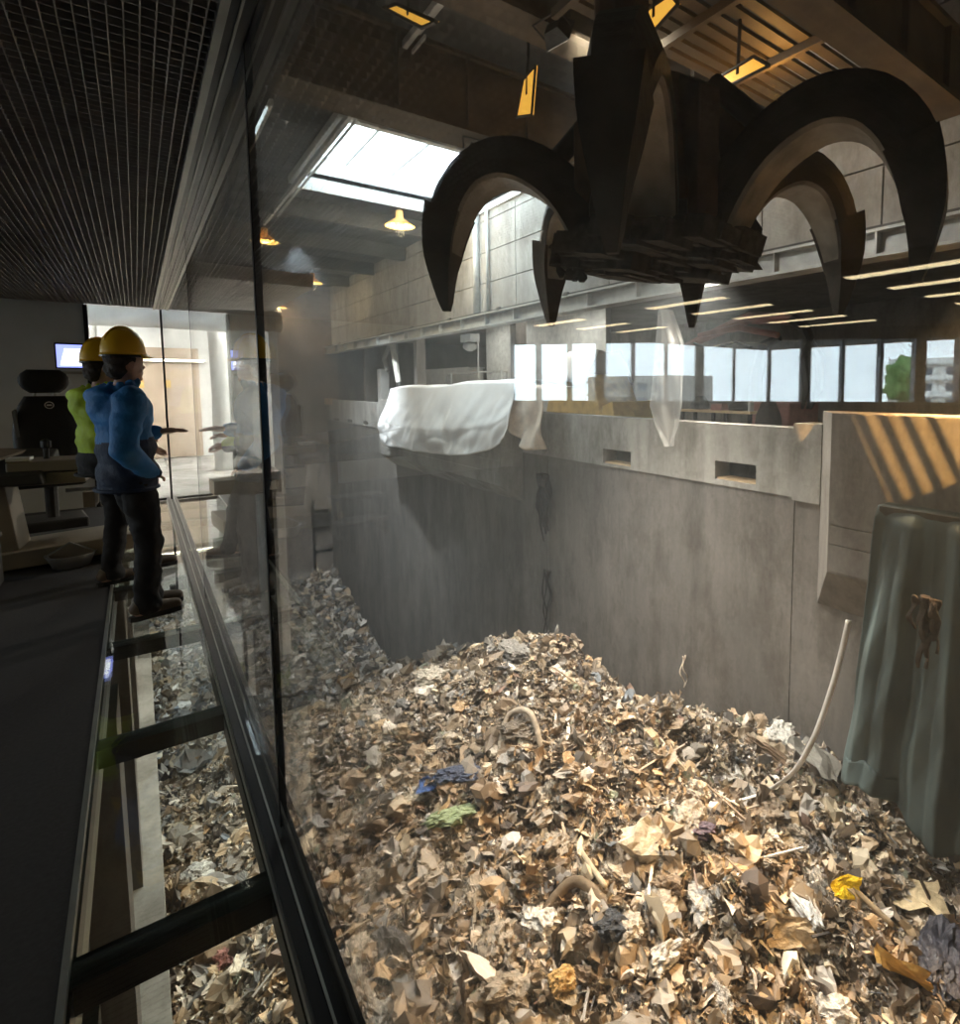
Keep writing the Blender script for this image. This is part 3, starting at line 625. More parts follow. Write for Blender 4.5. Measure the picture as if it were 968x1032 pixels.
# ================================================================== GRAB
GC = Vector((0, 0, 0)); d = ray(662, 391); d = Vector((d.x, d.y, 0)); d = d/ d.dot(Vector((FWD.x, FWD.y, 0)).normalized())
GC = Vector((d.x*5.25, d.y*5.25, EYE))
VIEW = math.atan2(d.y, d.x)                 # azimuth of the view direction (away from camera)
gr = empty('claw_grab', 'huge dark steel orange-peel grab with curved claws hanging over the pit', 'grab', GC)
def smoothpath(c, k):
    out = []
    for i in range(len(c)-1):
        p = [np.array(c[min(max(j, 0), len(c)-1)]) for j in (i-1, i, i+1, i+2)]
        for q in range(k):
            t = q/k; out.append(tuple(.5*(2*p[1]+(p[2]-p[0])*t+(2*p[0]-5*p[1]+4*p[2]-p[3])*t*t+(3*p[1]-p[0]-3*p[2]+p[3])*t**3)))
    return out+[tuple(c[-1])]
def tine(az):
    # profile in (r, z): centre line, half thickness, half width
    cl = [(.50, 1.20), (.58, 1.42), (.80, 1.76), (1.10, 2.00), (1.42, 2.10), (1.72, 2.02), (1.94, 1.78), (2.05, 1.46), (2.08, 1.12), (2.05, .74)]
    cl = smoothpath(cl, 3)
    n_ = len(cl); th = [np.interp(i/(n_-1), (0, .5, .7, .85, 1), (.18, .18, .165, .12, .015)) for i in range(n_)]
    wd = [np.interp(i/(n_-1), (0, .3, .6, .8, 1), (.24, .25, .22, .15, .02)) for i in range(n_)]
    cx, sn = math.cos(az), math.sin(az); ou, inn = [], []
    def pt(r, z, w): return (r*cx - w*sn, r*sn + w*cx, z)
    ro = []
    for i, (r, z) in enumerate(cl):
        a0, a1 = cl[max(i-1, 0)], cl[min(i+1, len(cl)-1)]; tx, tz = a1[0]-a0[0], a1[1]-a0[1]; l = math.hypot(tx, tz); nx, nz = -tz/l, tx/l
        O = (r+nx*th[i], z+nz*th[i]); I = (r-nx*th[i], z-nz*th[i])
        ro.append((O, I, wd[i]))
    e = bpy.data.objects.new('tine', None)
    shell = MB(); plate = MB()
    shell.rings([[pt(O[0], O[1], -w*.55), pt(O[0], O[1], w*.55), pt(.35*O[0]+.65*I[0], .35*O[1]+.65*I[1], w), pt(I[0], I[1], w*.98), pt(I[0], I[1], -w*.98), pt(.35*O[0]+.65*I[0], .35*O[1]+.65*I[1], -w)] for O, I, w in ro])
    o = shell.build('tine', 'grab_out', gr)
    plate.rings([[pt(I[0]-.0, I[1], -w*.93), pt(I[0], I[1], w*.93), pt(I[0]*1.0+(I[0]-O[0])*.08, I[1]+(I[1]-O[1])*.08, w*.8), pt(I[0]+(I[0]-O[0])*.08, I[1]+(I[1]-O[1])*.08, -w*.8)] for O, I, w in ro])
    plate.build('inner_plate', 'grab_in', o)
    tp = MB(); tp.rings([[pt(O[0]+.01, O[1], -w-.012), pt(O[0]+.01, O[1], w+.012), pt(I[0]-.02, I[1], w+.012), pt(I[0]-.02, I[1], -w-.012)] for O, I, w in ro[-9:]]); tp.build('tip', 'grab_out', o)
    MB().tube([pt(.58, 1.36, -.30), pt(.58, 1.36, .30)], .11, 12).build('pivot_pin', 'steel_dark', o, True)
    MB().tube([pt(.5, 2.5, 0), pt(.95, 2.05, 0)], .09, 10).build('hydraulic_cylinder', 'steel_dark', o, True)
for a_ in (-27, 26, 78, 128, 174, 263): tine(VIEW-math.pi/2+math.radians(a_))
MB().lathe([(.30, 1.10), (.50, 1.15), (.62, 1.3), (.62, 1.6), (.55, 1.9), (.46, 2.4), (.30, 2.6)], n=28).build('hub', 'grab_body', gr, False)
for k in range(6):
    a_ = k*math.pi/3+.3; cx, sn = math.cos(a_), math.sin(a_)
    MB().hexa([(cx*.45-sn*s*.10, sn*.45+cx*s*.10, z) for s, z in ((-1, 1.2), (1, 1.2), (1, 2.5), (-1, 2.5))], [(cx*.74-sn*s*.10, sn*.74+cx*s*.10, z) for s, z in ((-1, 1.35), (1, 1.35), (1, 2.3), (-1, 2.3))]).build('lug_plate', 'grab_body', gr, bevel=.02)
HO = -RIGHT*.33
MB().lathe([(.30, 2.3), (.34, 2.6), (.25, 2.75), (.22, 3.9), (.32, 4.0), (.32, 4.5), (.15, 4.6)], (HO.x, HO.y, 0), n=20).build('rope_block', 'grab_body', gr)
for sx in (-.25, .25):
    for sy in (-.15, .15): MB().tube([(sx*.6+HO.x, sy+HO.y, 4.5), (sx*.6+HO.x, sy+HO.y, 6.35)], .025, 6).build('rope', 'steel_dark', gr)
# clotted dirt and snagged shreds under the hub
dm = MB()
for i in range(150):
    a_ = random.random()*6.28; r = .72*random.random()**.5; s = .05+.10*random.random()
    z = 1.26-.14*random.random()-.05*(r < .5)
    dm.obox((r*math.cos(a_), r*math.sin(a_), z), Vector((s*1.4, s*.3, 0)), Vector((-s*.3, s*1.2, s*.2)), Vector((0, -s*.2, s*.55)))
tag(dm.build('clotted_dirt', 'grime', gr), 'clotted dirt caked under the hub')
for (px, py0, py1, w, n) in ((579, 246, 290, .10, 4), (566, 246, 284, .05, 2), (730, 228, 286, .24, 7), (741, 225, 282, .18, 5)):
    c = GC+RIGHT*((px-662)/F*5.25); zt = EYE+(391-py0)/F*5.25; zb = EYE+(391-py1)/F*5.25
    for i in range(n):
        o_ = (random.random()-.5)*w; ph = random.random()*6; lb = zb+(zt-zb)*.5*random.random()*.8; w0 = .05+.05*random.random()
        def fn(u, v): 
            q = c-GC+RIGHT*(o_+(u-.5)*w0*(1+.6*math.sin(v*17+ph)))
            return (q.x+.03*math.sin(v*9+ph), q.y-.02*i, zt+(lb-zt)*v-EYE)
        MB().grid(fn, 2, 12).build('snagged_shred', 'grime', gr, True, solid=.04)

# ================================================================== WASTE
def heap(x, y):
    x = np.asarray(x, float); y = np.asarray(y, float)
    dx = x-8.3; dy = y-13.9
    s = np.clip((y-7.5)/3.5, 0, 1)
    sx = np.where(dx > 0, .24+.46*s, .20+.17*s)
    sy = np.where(dy > 0, .55, .12)
    main = -7.15-np.sqrt((dx*sx)**2+(dy*sy)**2+.10)
    far = -18.4+np.clip(y-32.8, -6, 99)*.20 - .03*np.abs(x-10)
    k = .5; h = np.maximum(main, far) + k*np.log1p(np.exp(-np.abs(main-far)/k))
    h = h + .42*fbm(x*.55, y*.55, 2.3, 3) + .24*fbm(x*1.7, y*1.7, 5.1, 3)
    return h+EYE
def on_heap(px, py):
    d = ray(px, py); prev = None
    t = np.arange(1.0, 70, .02); xs, ys, zs = d.x*t, d.y*t, EYE+d.z*t
    below = zs < heap(xs, ys); i = int(np.argmax(below)); return Vector((xs[i], ys[i], zs[i])), float(t[i])
gx = np.concatenate([np.arange(-.5, 12.05, .13)]); gy = np.concatenate([np.arange(-5.9, 18, .13), np.arange(18, YE, .22)])
XX, YY = np.meshgrid(gx, gy, indexing='ij')
ZZ = heap(XX, YY)+.10*fbm(XX*5, YY*5, 9., 3)
V = np.stack([XX, YY, ZZ], -1).reshape(-1, 3); n1 = len(gy); I = np.arange((len(gx)-1)*n1).reshape(-1, n1)[:, :-1].ravel()
Fq = np.stack([I, I+n1, I+n1+1, I+1], 1)
def np_mesh(name, V, T, col=None, matname='litter', smooth=False):
    me = bpy.data.meshes.new(name); k = T.shape[1]
    me.vertices.add(len(V)); me.vertices.foreach_set('co', V.astype(np.float32).ravel())
    me.loops.add(T.size); me.loops.foreach_set('vertex_index', T.astype(np.int32).ravel())
    me.polygons.add(len(T)); me.polygons.foreach_set('loop_start', np.arange(0, T.size, k, dtype=np.int32))
    me.update(calc_edges=True)
    if col is not None:
        c = me.attributes.new('Col', 'FLOAT_COLOR', 'POINT'); c.data.foreach_set('color', col.astype(np.float32).ravel())
    me.materials.append(MATS[matname]); 
    if not smooth: me.shade_flat()
    o = bpy.data.objects.new(name, me); COL.objects.link(o); return o
n_ = fbm(XX*3, YY*3, 1.)
base = np.array([.13, .10, .075])[None, None, :]*(1+.6*n_[..., None]); base = np.clip(base, .03, .6)
colr = np.concatenate([base.reshape(-1, 3), np.ones((V.shape[0], 1))], 1)
hp = np_mesh('waste_heap', V, Fq, colr); tag(hp, 'packed brown mass of mixed waste filling the pit', 'waste', None, 'stuff')

PAL = np.array((1.0, .955, .92))*np.array([(.46, .38, .28), (.34, .26, .18), (.60, .54, .46), (.24, .19, .14), (.76, .72, .66), (.52, .40, .26), (.13, .11, .10), (.40, .37, .33), (.66, .58, .44), (.30, .30, .30), (.85, .83, .80), (.22, .25, .29), (.27, .30, .22), (.55, .40, .24), (.36, .25, .20)])
PW = np.array([13, 16, 9, 15, 6, 9, 9, 8, 6, 6, 4, .9, 1., 3, .8]); PW = PW/PW.sum()
def ico(sub, seed, amp, flat=1., jit=.0):
    bm = bmesh.new(); bmesh.ops.create_icosphere(bm, subdivisions=sub, radius=1.0)
    bmesh.ops.triangulate(bm, faces=bm.faces)
    v = np.array([p.co[:] for p in bm.verts]); f = np.array([[q.index for q in p.verts] for p in bm.faces]); bm.free()
    r = 1+amp*fbm(v[:, 0]*1.3+seed*9.1, v[:, 1]*1.3+seed, v[:, 2]*1.3+3, 3)
    v = v*r[:, None]+jit*RNG.normal(0, 1, v.shape); v[:, 2] *= flat; return v, f
def paper(n, seed, ben, jit=.0):
    g = np.random.default_rng(int(seed*17+3))
    u, w = np.meshgrid(np.linspace(-1, 1, n), np.linspace(-1, 1, n), indexing='ij')
    z = ben*.5*fbm(u*1.3+seed*5, w*1.3+seed, 1., 2)
    for _ in range(3):                       # sharp creases
        a = g.random()*6.28; z = z+ben*.55*np.abs(u*math.cos(a)+w*math.sin(a)+g.normal(0, .4))*g.choice([-1, 1])
    v = np.stack([u*(1-.25*np.abs(z))+.25*fbm(u+seed, w, 4., 2), w*.75*(1-.25*np.abs(z))+.25*fbm(u, w+seed, 8., 2), z], -1).reshape(-1, 3)
    v = v+jit*g.normal(0, 1, v.shape)
    I = np.arange((n-1)*n).reshape(-1, n)[:, :-1].ravel()
    return v, np.concatenate([np.stack([I, I+n, I+n+1], 1), np.stack([I, I+n+1, I+1], 1)])
def rots(n, tilt):
    a, t, p = RNG.random(n)*6.283, RNG.normal(0, tilt, n), RNG.random(n)*6.283
    ca, sa, ct, st = np.cos(a), np.sin(a), np.cos(t), np.sin(t); z0 = np.zeros(n); o1 = np.ones(n)
    Rz = np.stack([ca, -sa, z0, sa, ca, z0, z0, z0, o1], 1).reshape(n, 3, 3); Rx = np.stack([o1, z0, z0, z0, ct, -st, z0, st, ct], 1).reshape(n, 3, 3)
    cp, sp = np.cos(p), np.sin(p); Rp = np.stack([cp, -sp, z0, sp, cp, z0, z0, z0, o1], 1).reshape(n, 3, 3)
    return Rp @ Rx @ Rz
def sample(n, near):
    out = []
    while sum(map(len, out)) < n:
        k = n*3
        if near: x = RNG.random(k)*12.1-.2; y = RNG.random(k)*22-.5
        else: x = RNG.random(k)*12.0; y = 20+RNG.random(k)*29.5
        th = np.degrees(np.arctan2(x, y)); ok = (th < 77) & (x < 11.95) & (y < YE-.3)
        if near:
            d = np.hypot(x-4, y-3); ok &= RNG.random(k) < np.clip(1.25-.045*d, .3, 1)
            ok &= ~((y > 16) & (x > 7) & (RNG.random(k) < .75))
        out.append(np.stack([x[ok], y[ok]], 1))
    return np.concatenate(out)[:n]
BRIGHT = np.array([13, 11, 14, 10, 12, 9, 6, 8, 9, 5, 9, .9, 1., 4, .8]); BRIGHT = BRIGHT/BRIGHT.sum()
FARW = np.array([8, 7, 13, 9, 12, 5, 8, 13, 8, 14, 11, 1.5, 1., 2, .5]); FARW = FARW/FARW.sum()
VS, TS, CS = [], [], []; voff = 0
def scatter(tmpl, n, near, smin, smax, tilt, lift, aniso=.4, palw=None):
    global voff
    v, f = tmpl; p = sample(n, near); z = heap(p[:, 0], p[:, 1])
    s = smin*(smax/smin)**(RNG.random(n)**1.6)
    sc = s[:, None]*(1+aniso*(RNG.random((n, 3))*2-1))
    q = (v[None]*sc[:, None, :]) @ rots(n, tilt).transpose(0, 2, 1)
    q = q+np.stack([p[:, 0], p[:, 1], z+lift*s+.06*RNG.random(n)], 1)[:, None, :]
    q[..., 0] = np.minimum(q[..., 0], 11.97)
    c = PAL[RNG.choice(len(PAL), n, p=palw if palw is not None else PW)]*(.45+.7*RNG.random((n, 1)))
    VS.append(q.reshape(-1, 3)); TS.append((f[None]+np.arange(n)[:, None, None]*len(v)).reshape(-1, 3)+voff)
    CS.append(np.repeat(np.concatenate([np.clip(c, 0, .9), np.ones((n, 1))], 1), len(v), 0)); voff += n*len(v)
for s in range(6):
    scatter(ico(2, s, .8, .75, .12), 520, True, .05, .20, .9, .1, .6)
    scatter(ico(1, s+6, .8, .6, .20), 1900, True, .025, .10, .9, .3, .6)
    scatter(paper(5, s, .7, .10), 1700, True, .05, .20, .9, .15, .6)
    scatter(paper(4, s+9, .8, .14), 5600, True, .025, .11, 1.0, .3, .6)
    scatter(paper(3, s+29, .8, .18), 8600, True, .012, .055, 1.0, .8, .6, BRIGHT)
    scatter(ico(1, s+16, .7, .7, .15), 1200, False, .10, .42, .8, .1, .6, FARW)
    scatter(paper(4, s+19, .8, .14), 3400, False, .08, .34, .9, .3, .6, FARW)
strip = paper(2, 5, .1); sv = np.array([(x, y*.10+.18*math.sin(x*2.5), .25*math.cos(x*3.1)) for x in np.linspace(-1, 1, 9) for y in (-1, 1)])
sf = np.array([t for i in range(8) for t in ((2*i, 2*i+2, 2*i+3), (2*i, 2*i+3, 2*i+1))])
scatter((sv, sf), 800, True, .08, .32, .7, .2, .5)
stick = MB().hexa([(-1, -.05, -.03), (-1, .05, -.03), (-1, .05, .03), (-1, -.05, .03)], [(1, -.04, -.03), (1, .05, -.03), (1, .05, .03), (1, -.04, .03)])
sv = np.array(stick.v); sf = np.array([t for f in stick.f for t in ((f[0], f[1], f[2]), (f[0], f[2], f[3]))])
scatter((sv, sf), 900, True, .10, .45, .35, .25, .3)
lt = np_mesh('waste_litter', np.concatenate(VS), np.concatenate(TS), np.concatenate(CS))
tag(lt, 'countless scraps of paper, plastic and cloth covering the waste heap', 'litter', None, 'stuff')

# ---- individual larger pieces
def mesh_of(v, f, name, matname, smooth=True):
    me = bpy.data.meshes.new(name); me.from_pydata([tuple(p) for p in v], [], [tuple(int(i) for i in q) for q in f]); me.materials.append(MATS[matname])
    me.polygons.foreach_set('use_smooth', [smooth]*len(me.polygons))
    return me
def bagmesh(seed):
    v, f = ico(4, seed, .32, .66)
    q = v.copy()
    rid = 0
    for k, (sc, am) in enumerate(((1.8, .26), (4.1, .20), (9.0, .10))):   # billowed creases of crumpled film
        rid = rid+am*(1-2*np.abs(fbm(q[:, 0]*sc+seed*3, q[:, 1]*sc+k*7, q[:, 2]*sc+5, 1)))
    v = v*(1+rid)[:, None]; g = np.random.default_rng(seed); v[:, 0] *= 1.15; v[:, 1] += .10*v[:, 0]*v[:, 0]*g.choice([-1, 1])
    return mesh_of(v, f, 'rubbish_bag', 'waste_bag', False)
BAGS = [bagmesh(40+i) for i in range(8)]
def sheetmesh(seed, n=9, ben=.34):
    v, f = paper(n, seed, ben, .035); me = mesh_of(v, f, 'cardboard_sheet', 'waste_sheet', False); return me
SHEETS = [sheetmesh(60+i) for i in range(6)]
tie = MB().lathe([(.06, 0), (.10, .05), (.05, .12), (.16, .25), (.22, .34), (.10, .30), (.01, .2)], n=9)
tieme = mesh_of(tie.v, [f for f in tie.f], 'knot', 'waste_bag')
def put(me, name, loc, size, color, label, cat, group=None, rot=None, lift=.1, knot=False):
    o = bpy.data.objects.new(name, me); COL.objects.link(o); sc = size if hasattr(size, '__len__') else (size, size*(.7+.4*random.random()), size*(.6+.4*random.random()))
    o.location = Vector(loc)+Vector((0, 0, lift*sc[2])); o.scale = sc; o.color = (*color, 1)
    o.rotation_euler = rot if rot else (random.gauss(0, .4), random.gauss(0, .4), random.random()*6.28)
    tag(o, label, cat, group)
    if knot:
        k = bpy.data.objects.new('knot', tieme); COL.objects.link(k); k.parent = o; k.location = (.2, .1, .50); k.color = (*color, 1); k.scale = (.6, .6, .6)
    return o
def zone(x, y, z):
    p = Vector((x, y, z))-CAM; d = p.dot(FWD); px = PX+F*p.dot(RIGHT)/d; py = PY-F*p.dot(UP)/d
    if px < 300: return 'below the glass floor'
    if py < 740: return 'near the crest of the mound' if px < 640 else 'by the wall right of the crest'
    if py > 935: return 'at the bottom edge, left' if px < 560 else ('at the bottom edge, middle' if px < 780 else 'at the bottom edge, right')
    if px < 430: return 'on the left slope beside the glass'
    if px < 580: return 'around the green bag'
    if px < 720: return 'in the middle, below the wire'
    return 'right of centre by the strap' if px < 830 else 'at the foot of the green tarpaulin'
KINDS = [((.42, .36, .29), 'grey-brown crumpled rubbish bag'), ((.58, .52, .44), 'beige crumpled rubbish bag'),
         ((.13, .12, .12), 'black crumpled rubbish bag'), ((.74, .71, .67), 'whitish crumpled rubbish bag'),
         ((.30, .22, .15), 'dark brown crumpled rubbish bag')]
pts = sample(400, True); pts = pts[np.argsort(np.hypot(pts[:, 0], pts[:, 1]))]
cnt = 0
for i, (x, y) in enumerate(pts[:165]):
    if x < .9: continue
    c, lab = KINDS[random.choices(range(5), (5, 4, 1.6, 2.2, 3))[0]]
    kk = .7+.5*random.random(); c = tuple(v*kk for v in c)
    sz = .10+.21*random.random()**1.4; grp = lab+'s in the heap'; lab = ('small ' if sz < .14 else ('large ' if sz > .21 else ''))+lab+' '+zone(x, y, float(heap(x, y)))
    put(random.choice(BAGS), 'rubbish_bag', (x, y, float(heap(x, y))), sz, c, lab, 'rubbish bag', grp, knot=i % 3 == 0)
SK = [((.55, .44, .30), 'tan bent cardboard piece'), ((.72, .68, .60), 'pale crumpled paper sheet'), ((.33, .25, .17), 'brown bent cardboard piece')]
pts = sample(300, True); pts = pts[np.argsort(np.hypot(pts[:, 0], pts[:, 1]))]
for i, (x, y) in enumerate(pts[:120]):
    if x < .9: continue
    c, lab = SK[random.choices(range(3), (4, 4, 3))[0]]; kk = .7+.5*random.random(); c = tuple(v*kk for v in c)
    sz = .11+.15*random.random()**1.5; grp = lab+'s on the heap'; lab = ('small ' if sz < .14 else ('large ' if sz > .19 else ''))+lab+' '+zone(x, y, float(heap(x, y)))
    o = put(random.choice(SHEETS), 'cardboard_sheet', (x, y, float(heap(x, y))), sz, c, lab, 'cardboard' if 'card' in lab else 'paper', grp, lift=.35)
    if 'paper' in lab: o.name = 'paper_sheet'
def special(px, py, me, name, size, color, label, cat, rot=None, lift=.35):
    if me in BAGS and hasattr(size, '__len__'): size = tuple(q*.66 for q in size)
    if rot is None: rot = (random.gauss(0, .12), random.gauss(0, .12), random.random()*6.28)
    p, t = on_heap(px, py); p = p+Vector((0, 0, .13)); return put(me, name, p, size, color, label, cat, rot=rot, lift=lift)
def S(px, py, wpx):                          # size in metres of a thing wpx wide at that place on the heap
    return wpx/F*on_heap(px, py)[1]/2
special(456, 830, BAGS[1], 'rubbish_bag', (S(456, 830, 52), .26, .22), (.33, .42, .24), 'green cloth-like bag in the middle of the mound', 'rubbish bag')
special(462, 788, BAGS[2], 'rubbish_bag', (S(462, 788, 46), .3, .25), (.06, .08, .15), 'dark blue bag on the left slope above the green one', 'rubbish bag')
special(433, 800, SHEETS[0], 'plastic_scrap', S(433, 800, 24), (.05, .12, .35), 'small bright blue plastic scrap left of the dark blue bag', 'plastic scrap')
special(702, 845, BAGS[3], 'rubbish_bag', (S(702, 845, 40), .2, .2), (.16, .12, .17), 'small purple-grey bag below the white strap', 'rubbish bag')
special(620, 944, BAGS[4], 'rubbish_bag', (S(620, 944, 36), .22, .24), (.05, .06, .08), 'shiny dark ball of plastic near the bottom of the mound', 'rubbish bag')
special(813, 922, BAGS[5], 'plastic_bag', (S(813, 922, 55), .22, .2), (.85, .84, .82), 'clear white plastic bag glistening at the lower right', 'plastic bag')
special(800, 955, SHEETS[1], 'cardboard_sheet', S(800, 955, 52), (.55, .43, .28), 'tan cardboard below the clear plastic bag', 'cardboard', (1.0, .1, -.7), .6)
special(657, 870, SHEETS[2], 'cardboard_sheet', S(657, 870, 55), (.62, .55, .44), 'long pale curved sheet beside the purple bag', 'cardboard', (.8, .1, -.6), .6)
special(853, 910, SHEETS[3], 'plastic_scrap', S(853, 910, 26), (.95, .66, .01), 'vivid yellow scrap at the right of the heap', 'plastic scrap', (1.0, 0, -.75), .8)
special(784, 748, BAGS[6], 'foam_block', (S(784, 748, 40), .35, .3), (.62, .60, .56), 'pale block of rubbish against the wall by the strap', 'foam')
special(785, 772, BAGS[0], 'carpet_roll', (.9, .22, .22), (.22, .15, .10), 'dark brown roll under the foot of the white strap', 'carpet roll', (0, .5, -.9), .3)
special(826, 775, SHEETS[4], 'carpet_piece', S(826, 775, 70), (.20, .19, .17), 'grey stiff carpet piece at the foot of the green tarpaulin', 'carpet', (.5, .4, .2))
special(513, 1008, BAGS[7], 'rubbish_bag', (S(513, 1008, 56), .3, .25), (.45, .38, .30), 'round grey-beige bag at the bottom edge', 'rubbish bag')
special(566, 998, BAGS[2], 'plastic_bag', (S(566, 998, 30), .18, .22), (.75, .50, .20), 'orange-tinted clear bag at the bottom edge', 'plastic bag')
special(592, 975, SHEETS[5], 'cardboard_sheet', S(592, 975, 28), (.36, .31, .26), 'upright grey-brown board near the bottom edge', 'cardboard', (1.1, .1, -.8), .7)
special(948, 975, BAGS[3], 'rubbish_bag', (S(948, 975, 90), .38, .3), (.05, .05, .07), 'black glossy rubbish bag in the bottom right corner', 'rubbish bag')
special(905, 1005, SHEETS[0], 'cardboard_sheet', S(905, 1005, 70), (.62, .36, .09), 'orange-brown board in front of the black bag', 'cardboard', (.9, .2, 1.5))
special(925, 915, SHEETS[1], 'paper_sheet', S(925, 915, 55), (.70, .55, .34), 'crumpled orange-cream paper above the black bag', 'paper')
special(435, 690, BAGS[4], 'plastic_bag', (S(435, 690, 30), .3, .35), (.60, .54, .45), 'pale upright bag on the mound crest, left of the peak', 'plastic bag')
special(520, 660, BAGS[5], 'rubbish_bag', (S(520, 660, 42), .45, .3), (.33, .30, .27), 'grey rag bundle on the very peak of the mound', 'rubbish bag')
special(525, 745, BAGS[6], 'rubbish_bag', (S(525, 745, 40), .35, .3), (.16, .13, .10), 'dark bundle high on the face of the mound', 'rubbish bag')
special(228, 975, BAGS[7], 'rubbish_bag', (S(228, 975, 22), .2, .2), (.45, .20, .17), 'reddish bag seen through the nearest glass floor panel', 'rubbish bag')
special(248, 978, SHEETS[2], 'paper_sheet', S(248, 978, 26), (.75, .68, .58), 'cream paper seen through the nearest glass floor panel', 'paper', (.5, .1, .5))
special(200, 890, BAGS[0], 'rubbish_bag', (S(200, 890, 30), .3, .3), (.70, .68, .64), 'white bag seen through the second glass floor panel', 'rubbish bag')
special(660, 705, BAGS[1], 'rubbish_bag', (S(660, 705, 40), .45, .35), (.10, .09, .08), 'black bundle behind the crest against the wall', 'rubbish bag')
# arched hose and bent flap
def on_heap_tube(name, pxs, r, color, label, cat, lift):
    mb = MB(); ps = [on_heap(*p)[0]+Vector((0, 0, l)) for p, l in zip(pxs, lift)]
    fine = []
    for i in range(len(ps)-1):
        for k in range(6):
            t = k/6; a = ps[max(i-1, 0)]; b_, c, d_ = ps[i], ps[i+1], ps[min(i+2, len(ps)-1)]
            fine.append(.5*((2*b_)+(c-a)*t+(2*a-5*b_+4*c-d_)*t*t+(3*b_-a-3*c+d_)*t**3))
    fine.append(ps[-1]); mb.tube(fine, r, 8); o = mb.build(name, 'waste_sheet', None, True); o.color = (*color, 1); tag(o, label, cat); return o
on_heap_tube('hose', [(502, 770), (512, 742), (535, 738), (548, 765)], .07, (.45, .38, .30), 'arched beige hose loop high on the mound', 'hose', (.0, .45, .45, 0))
on_heap_tube('foam_pipe', [(545, 925), (580, 905), (615, 915)], .09, (.20, .15, .10), 'dark curved tube above the shiny ball', 'pipe', (.0, .3, .0))
on_heap_tube('wire', [(665, 750), (700, 790), (745, 820)], .02, (.62, .56, .46), 'thin pale wire lying on the heap left of the strap', 'wire', (.15, .12, .15))
on_heap_tube('wooden_slat', [(580, 860), (610, 905)], .05, (.50, .42, .30), 'straight pale wooden slat on the lower mound', 'slat', (.2, .2))
on_heap_tube('wooden_slat', [(855, 905), (900, 945)], .045, (.42, .33, .22), 'wooden stick behind the yellow scrap', 'slat', (.25, .2))

# white strap hanging from the tarpaulin to the heap
p3, _ = on_heap(770, 806); p4, _ = on_heap(735, 815)
sp = [atX(856, 625, GX-.55), atX(846, 668, GX-.65), atX(835, 705, GX-.8), atX(820, 745, GX-1.0), atX(800, 778, GX-1.1)]
sp = sp[:5]+[p3+Vector((0, 0, .15)), p4+Vector((0, 0, .12))]
fine = []
for i in range(len(sp)-1):
    for k in range(8):
        t = k/8; a, b_, c, d_ = sp[max(i-1, 0)], sp[i], sp[i+1], sp[min(i+2, len(sp)-1)]
        fine.append(.5*((2*b_)+(c-a)*t+(2*a-5*b_+4*c-d_)*t*t+(3*b_-a-3*c+d_)*t**3))
mb = MB(); W_ = Vector((.034, -.042, 0)); mb.grid(lambda u, v: fine[min(int(round(v*(len(fine)-1))), len(fine)-1)]+W_*(u*2-1), 1, len(fine)-1)
tag(mb.build('strap', 'strap', None, True, solid=.012), 'long white webbing strap curving down onto the heap', 'strap')

# ================================================================== CONTROL ROOM
struct('floor', MB().box(-13, FE-.005, -4, EWY, -.32, 0), 'floor_dark', 'dark carpeted control room floor')
struct('floor_edge', MB().box(FE-.012, FE+.004, -4, EWY, -.30, .006), 'trim_metal', 'thin metal edge strip along the glass floor')
# glass floor panels and black beams
fb = bpy.data.objects.new('floor_frame', None); COL.objects.link(fb); tag(fb, 'black steel frame under the glass floor strip', None, None, 'structure')
ys = [1.93+1.22*k for k in range(-4, 7)]
for y in ys: MB().box(FE+.005, .25, y-.05, y+.05, -.10, -.02).build('cross_beam', 'frame_black', fb)
MB().box(FE+.005, FE+.012, -4, EWY, -.12, -.03).build('side_beam', 'frame_black', fb); MB().box(.243, .252, -4, EWY, -.12, -.03).build('side_beam', 'frame_black', fb)
for i, (a, b_) in enumerate(zip(ys, ys[1:])):
    if a+1.2 > EWY+.1: break
    p = struct('floor_glass', MB().box(FE+.008, .248, a+.006, b_-.006, -.018, .002), 'glass_floor', 'clear walk-on glass floor panel')
struct('floor_sill', MB().box(.252, .290, -4, EWY, -.14, .03).box(.332, .342, -4, EWY, -.14, .03).box(.290, .332, -4, EWY, -.14, .008), 'frame_black', 'dark metal sill channel along the bottom of the glass wall')
struct('trim_2', MB().box(.246, .252, -4, EWY, -.02, .012).box(.284, .290, -4, EWY, .03, .034), 'trim_metal', 'bright metal edge of the sill channel')
# glass wall panes, black joints
joints = [-3.28, -.60, 2.094, 4.78, EWY]
for a, b_ in zip(joints, joints[1:]):
    o = MB().box(GXW-.008, GXW+.008, a+.012, b_-.012, .012, CE+.02).build('window_3', 'glass_wall'); tag(o, 'tall frameless glass pane between control room and pit', None, None, 'structure')
for y in joints[1:-1]:
    w = .012 if y < 3 else .005
    struct('trim_3', MB().box(GXW-.009, GXW+.012, y-w, y+w, .03, CE+.02), 'frame_black', 'black vertical joint of the glass wall')
struct('trim_4', MB().box(GXW-.02, GXW+.02, EWY-.02, EWY+.05, 0, CE), 'frame_black', 'black corner post of the glass wall')
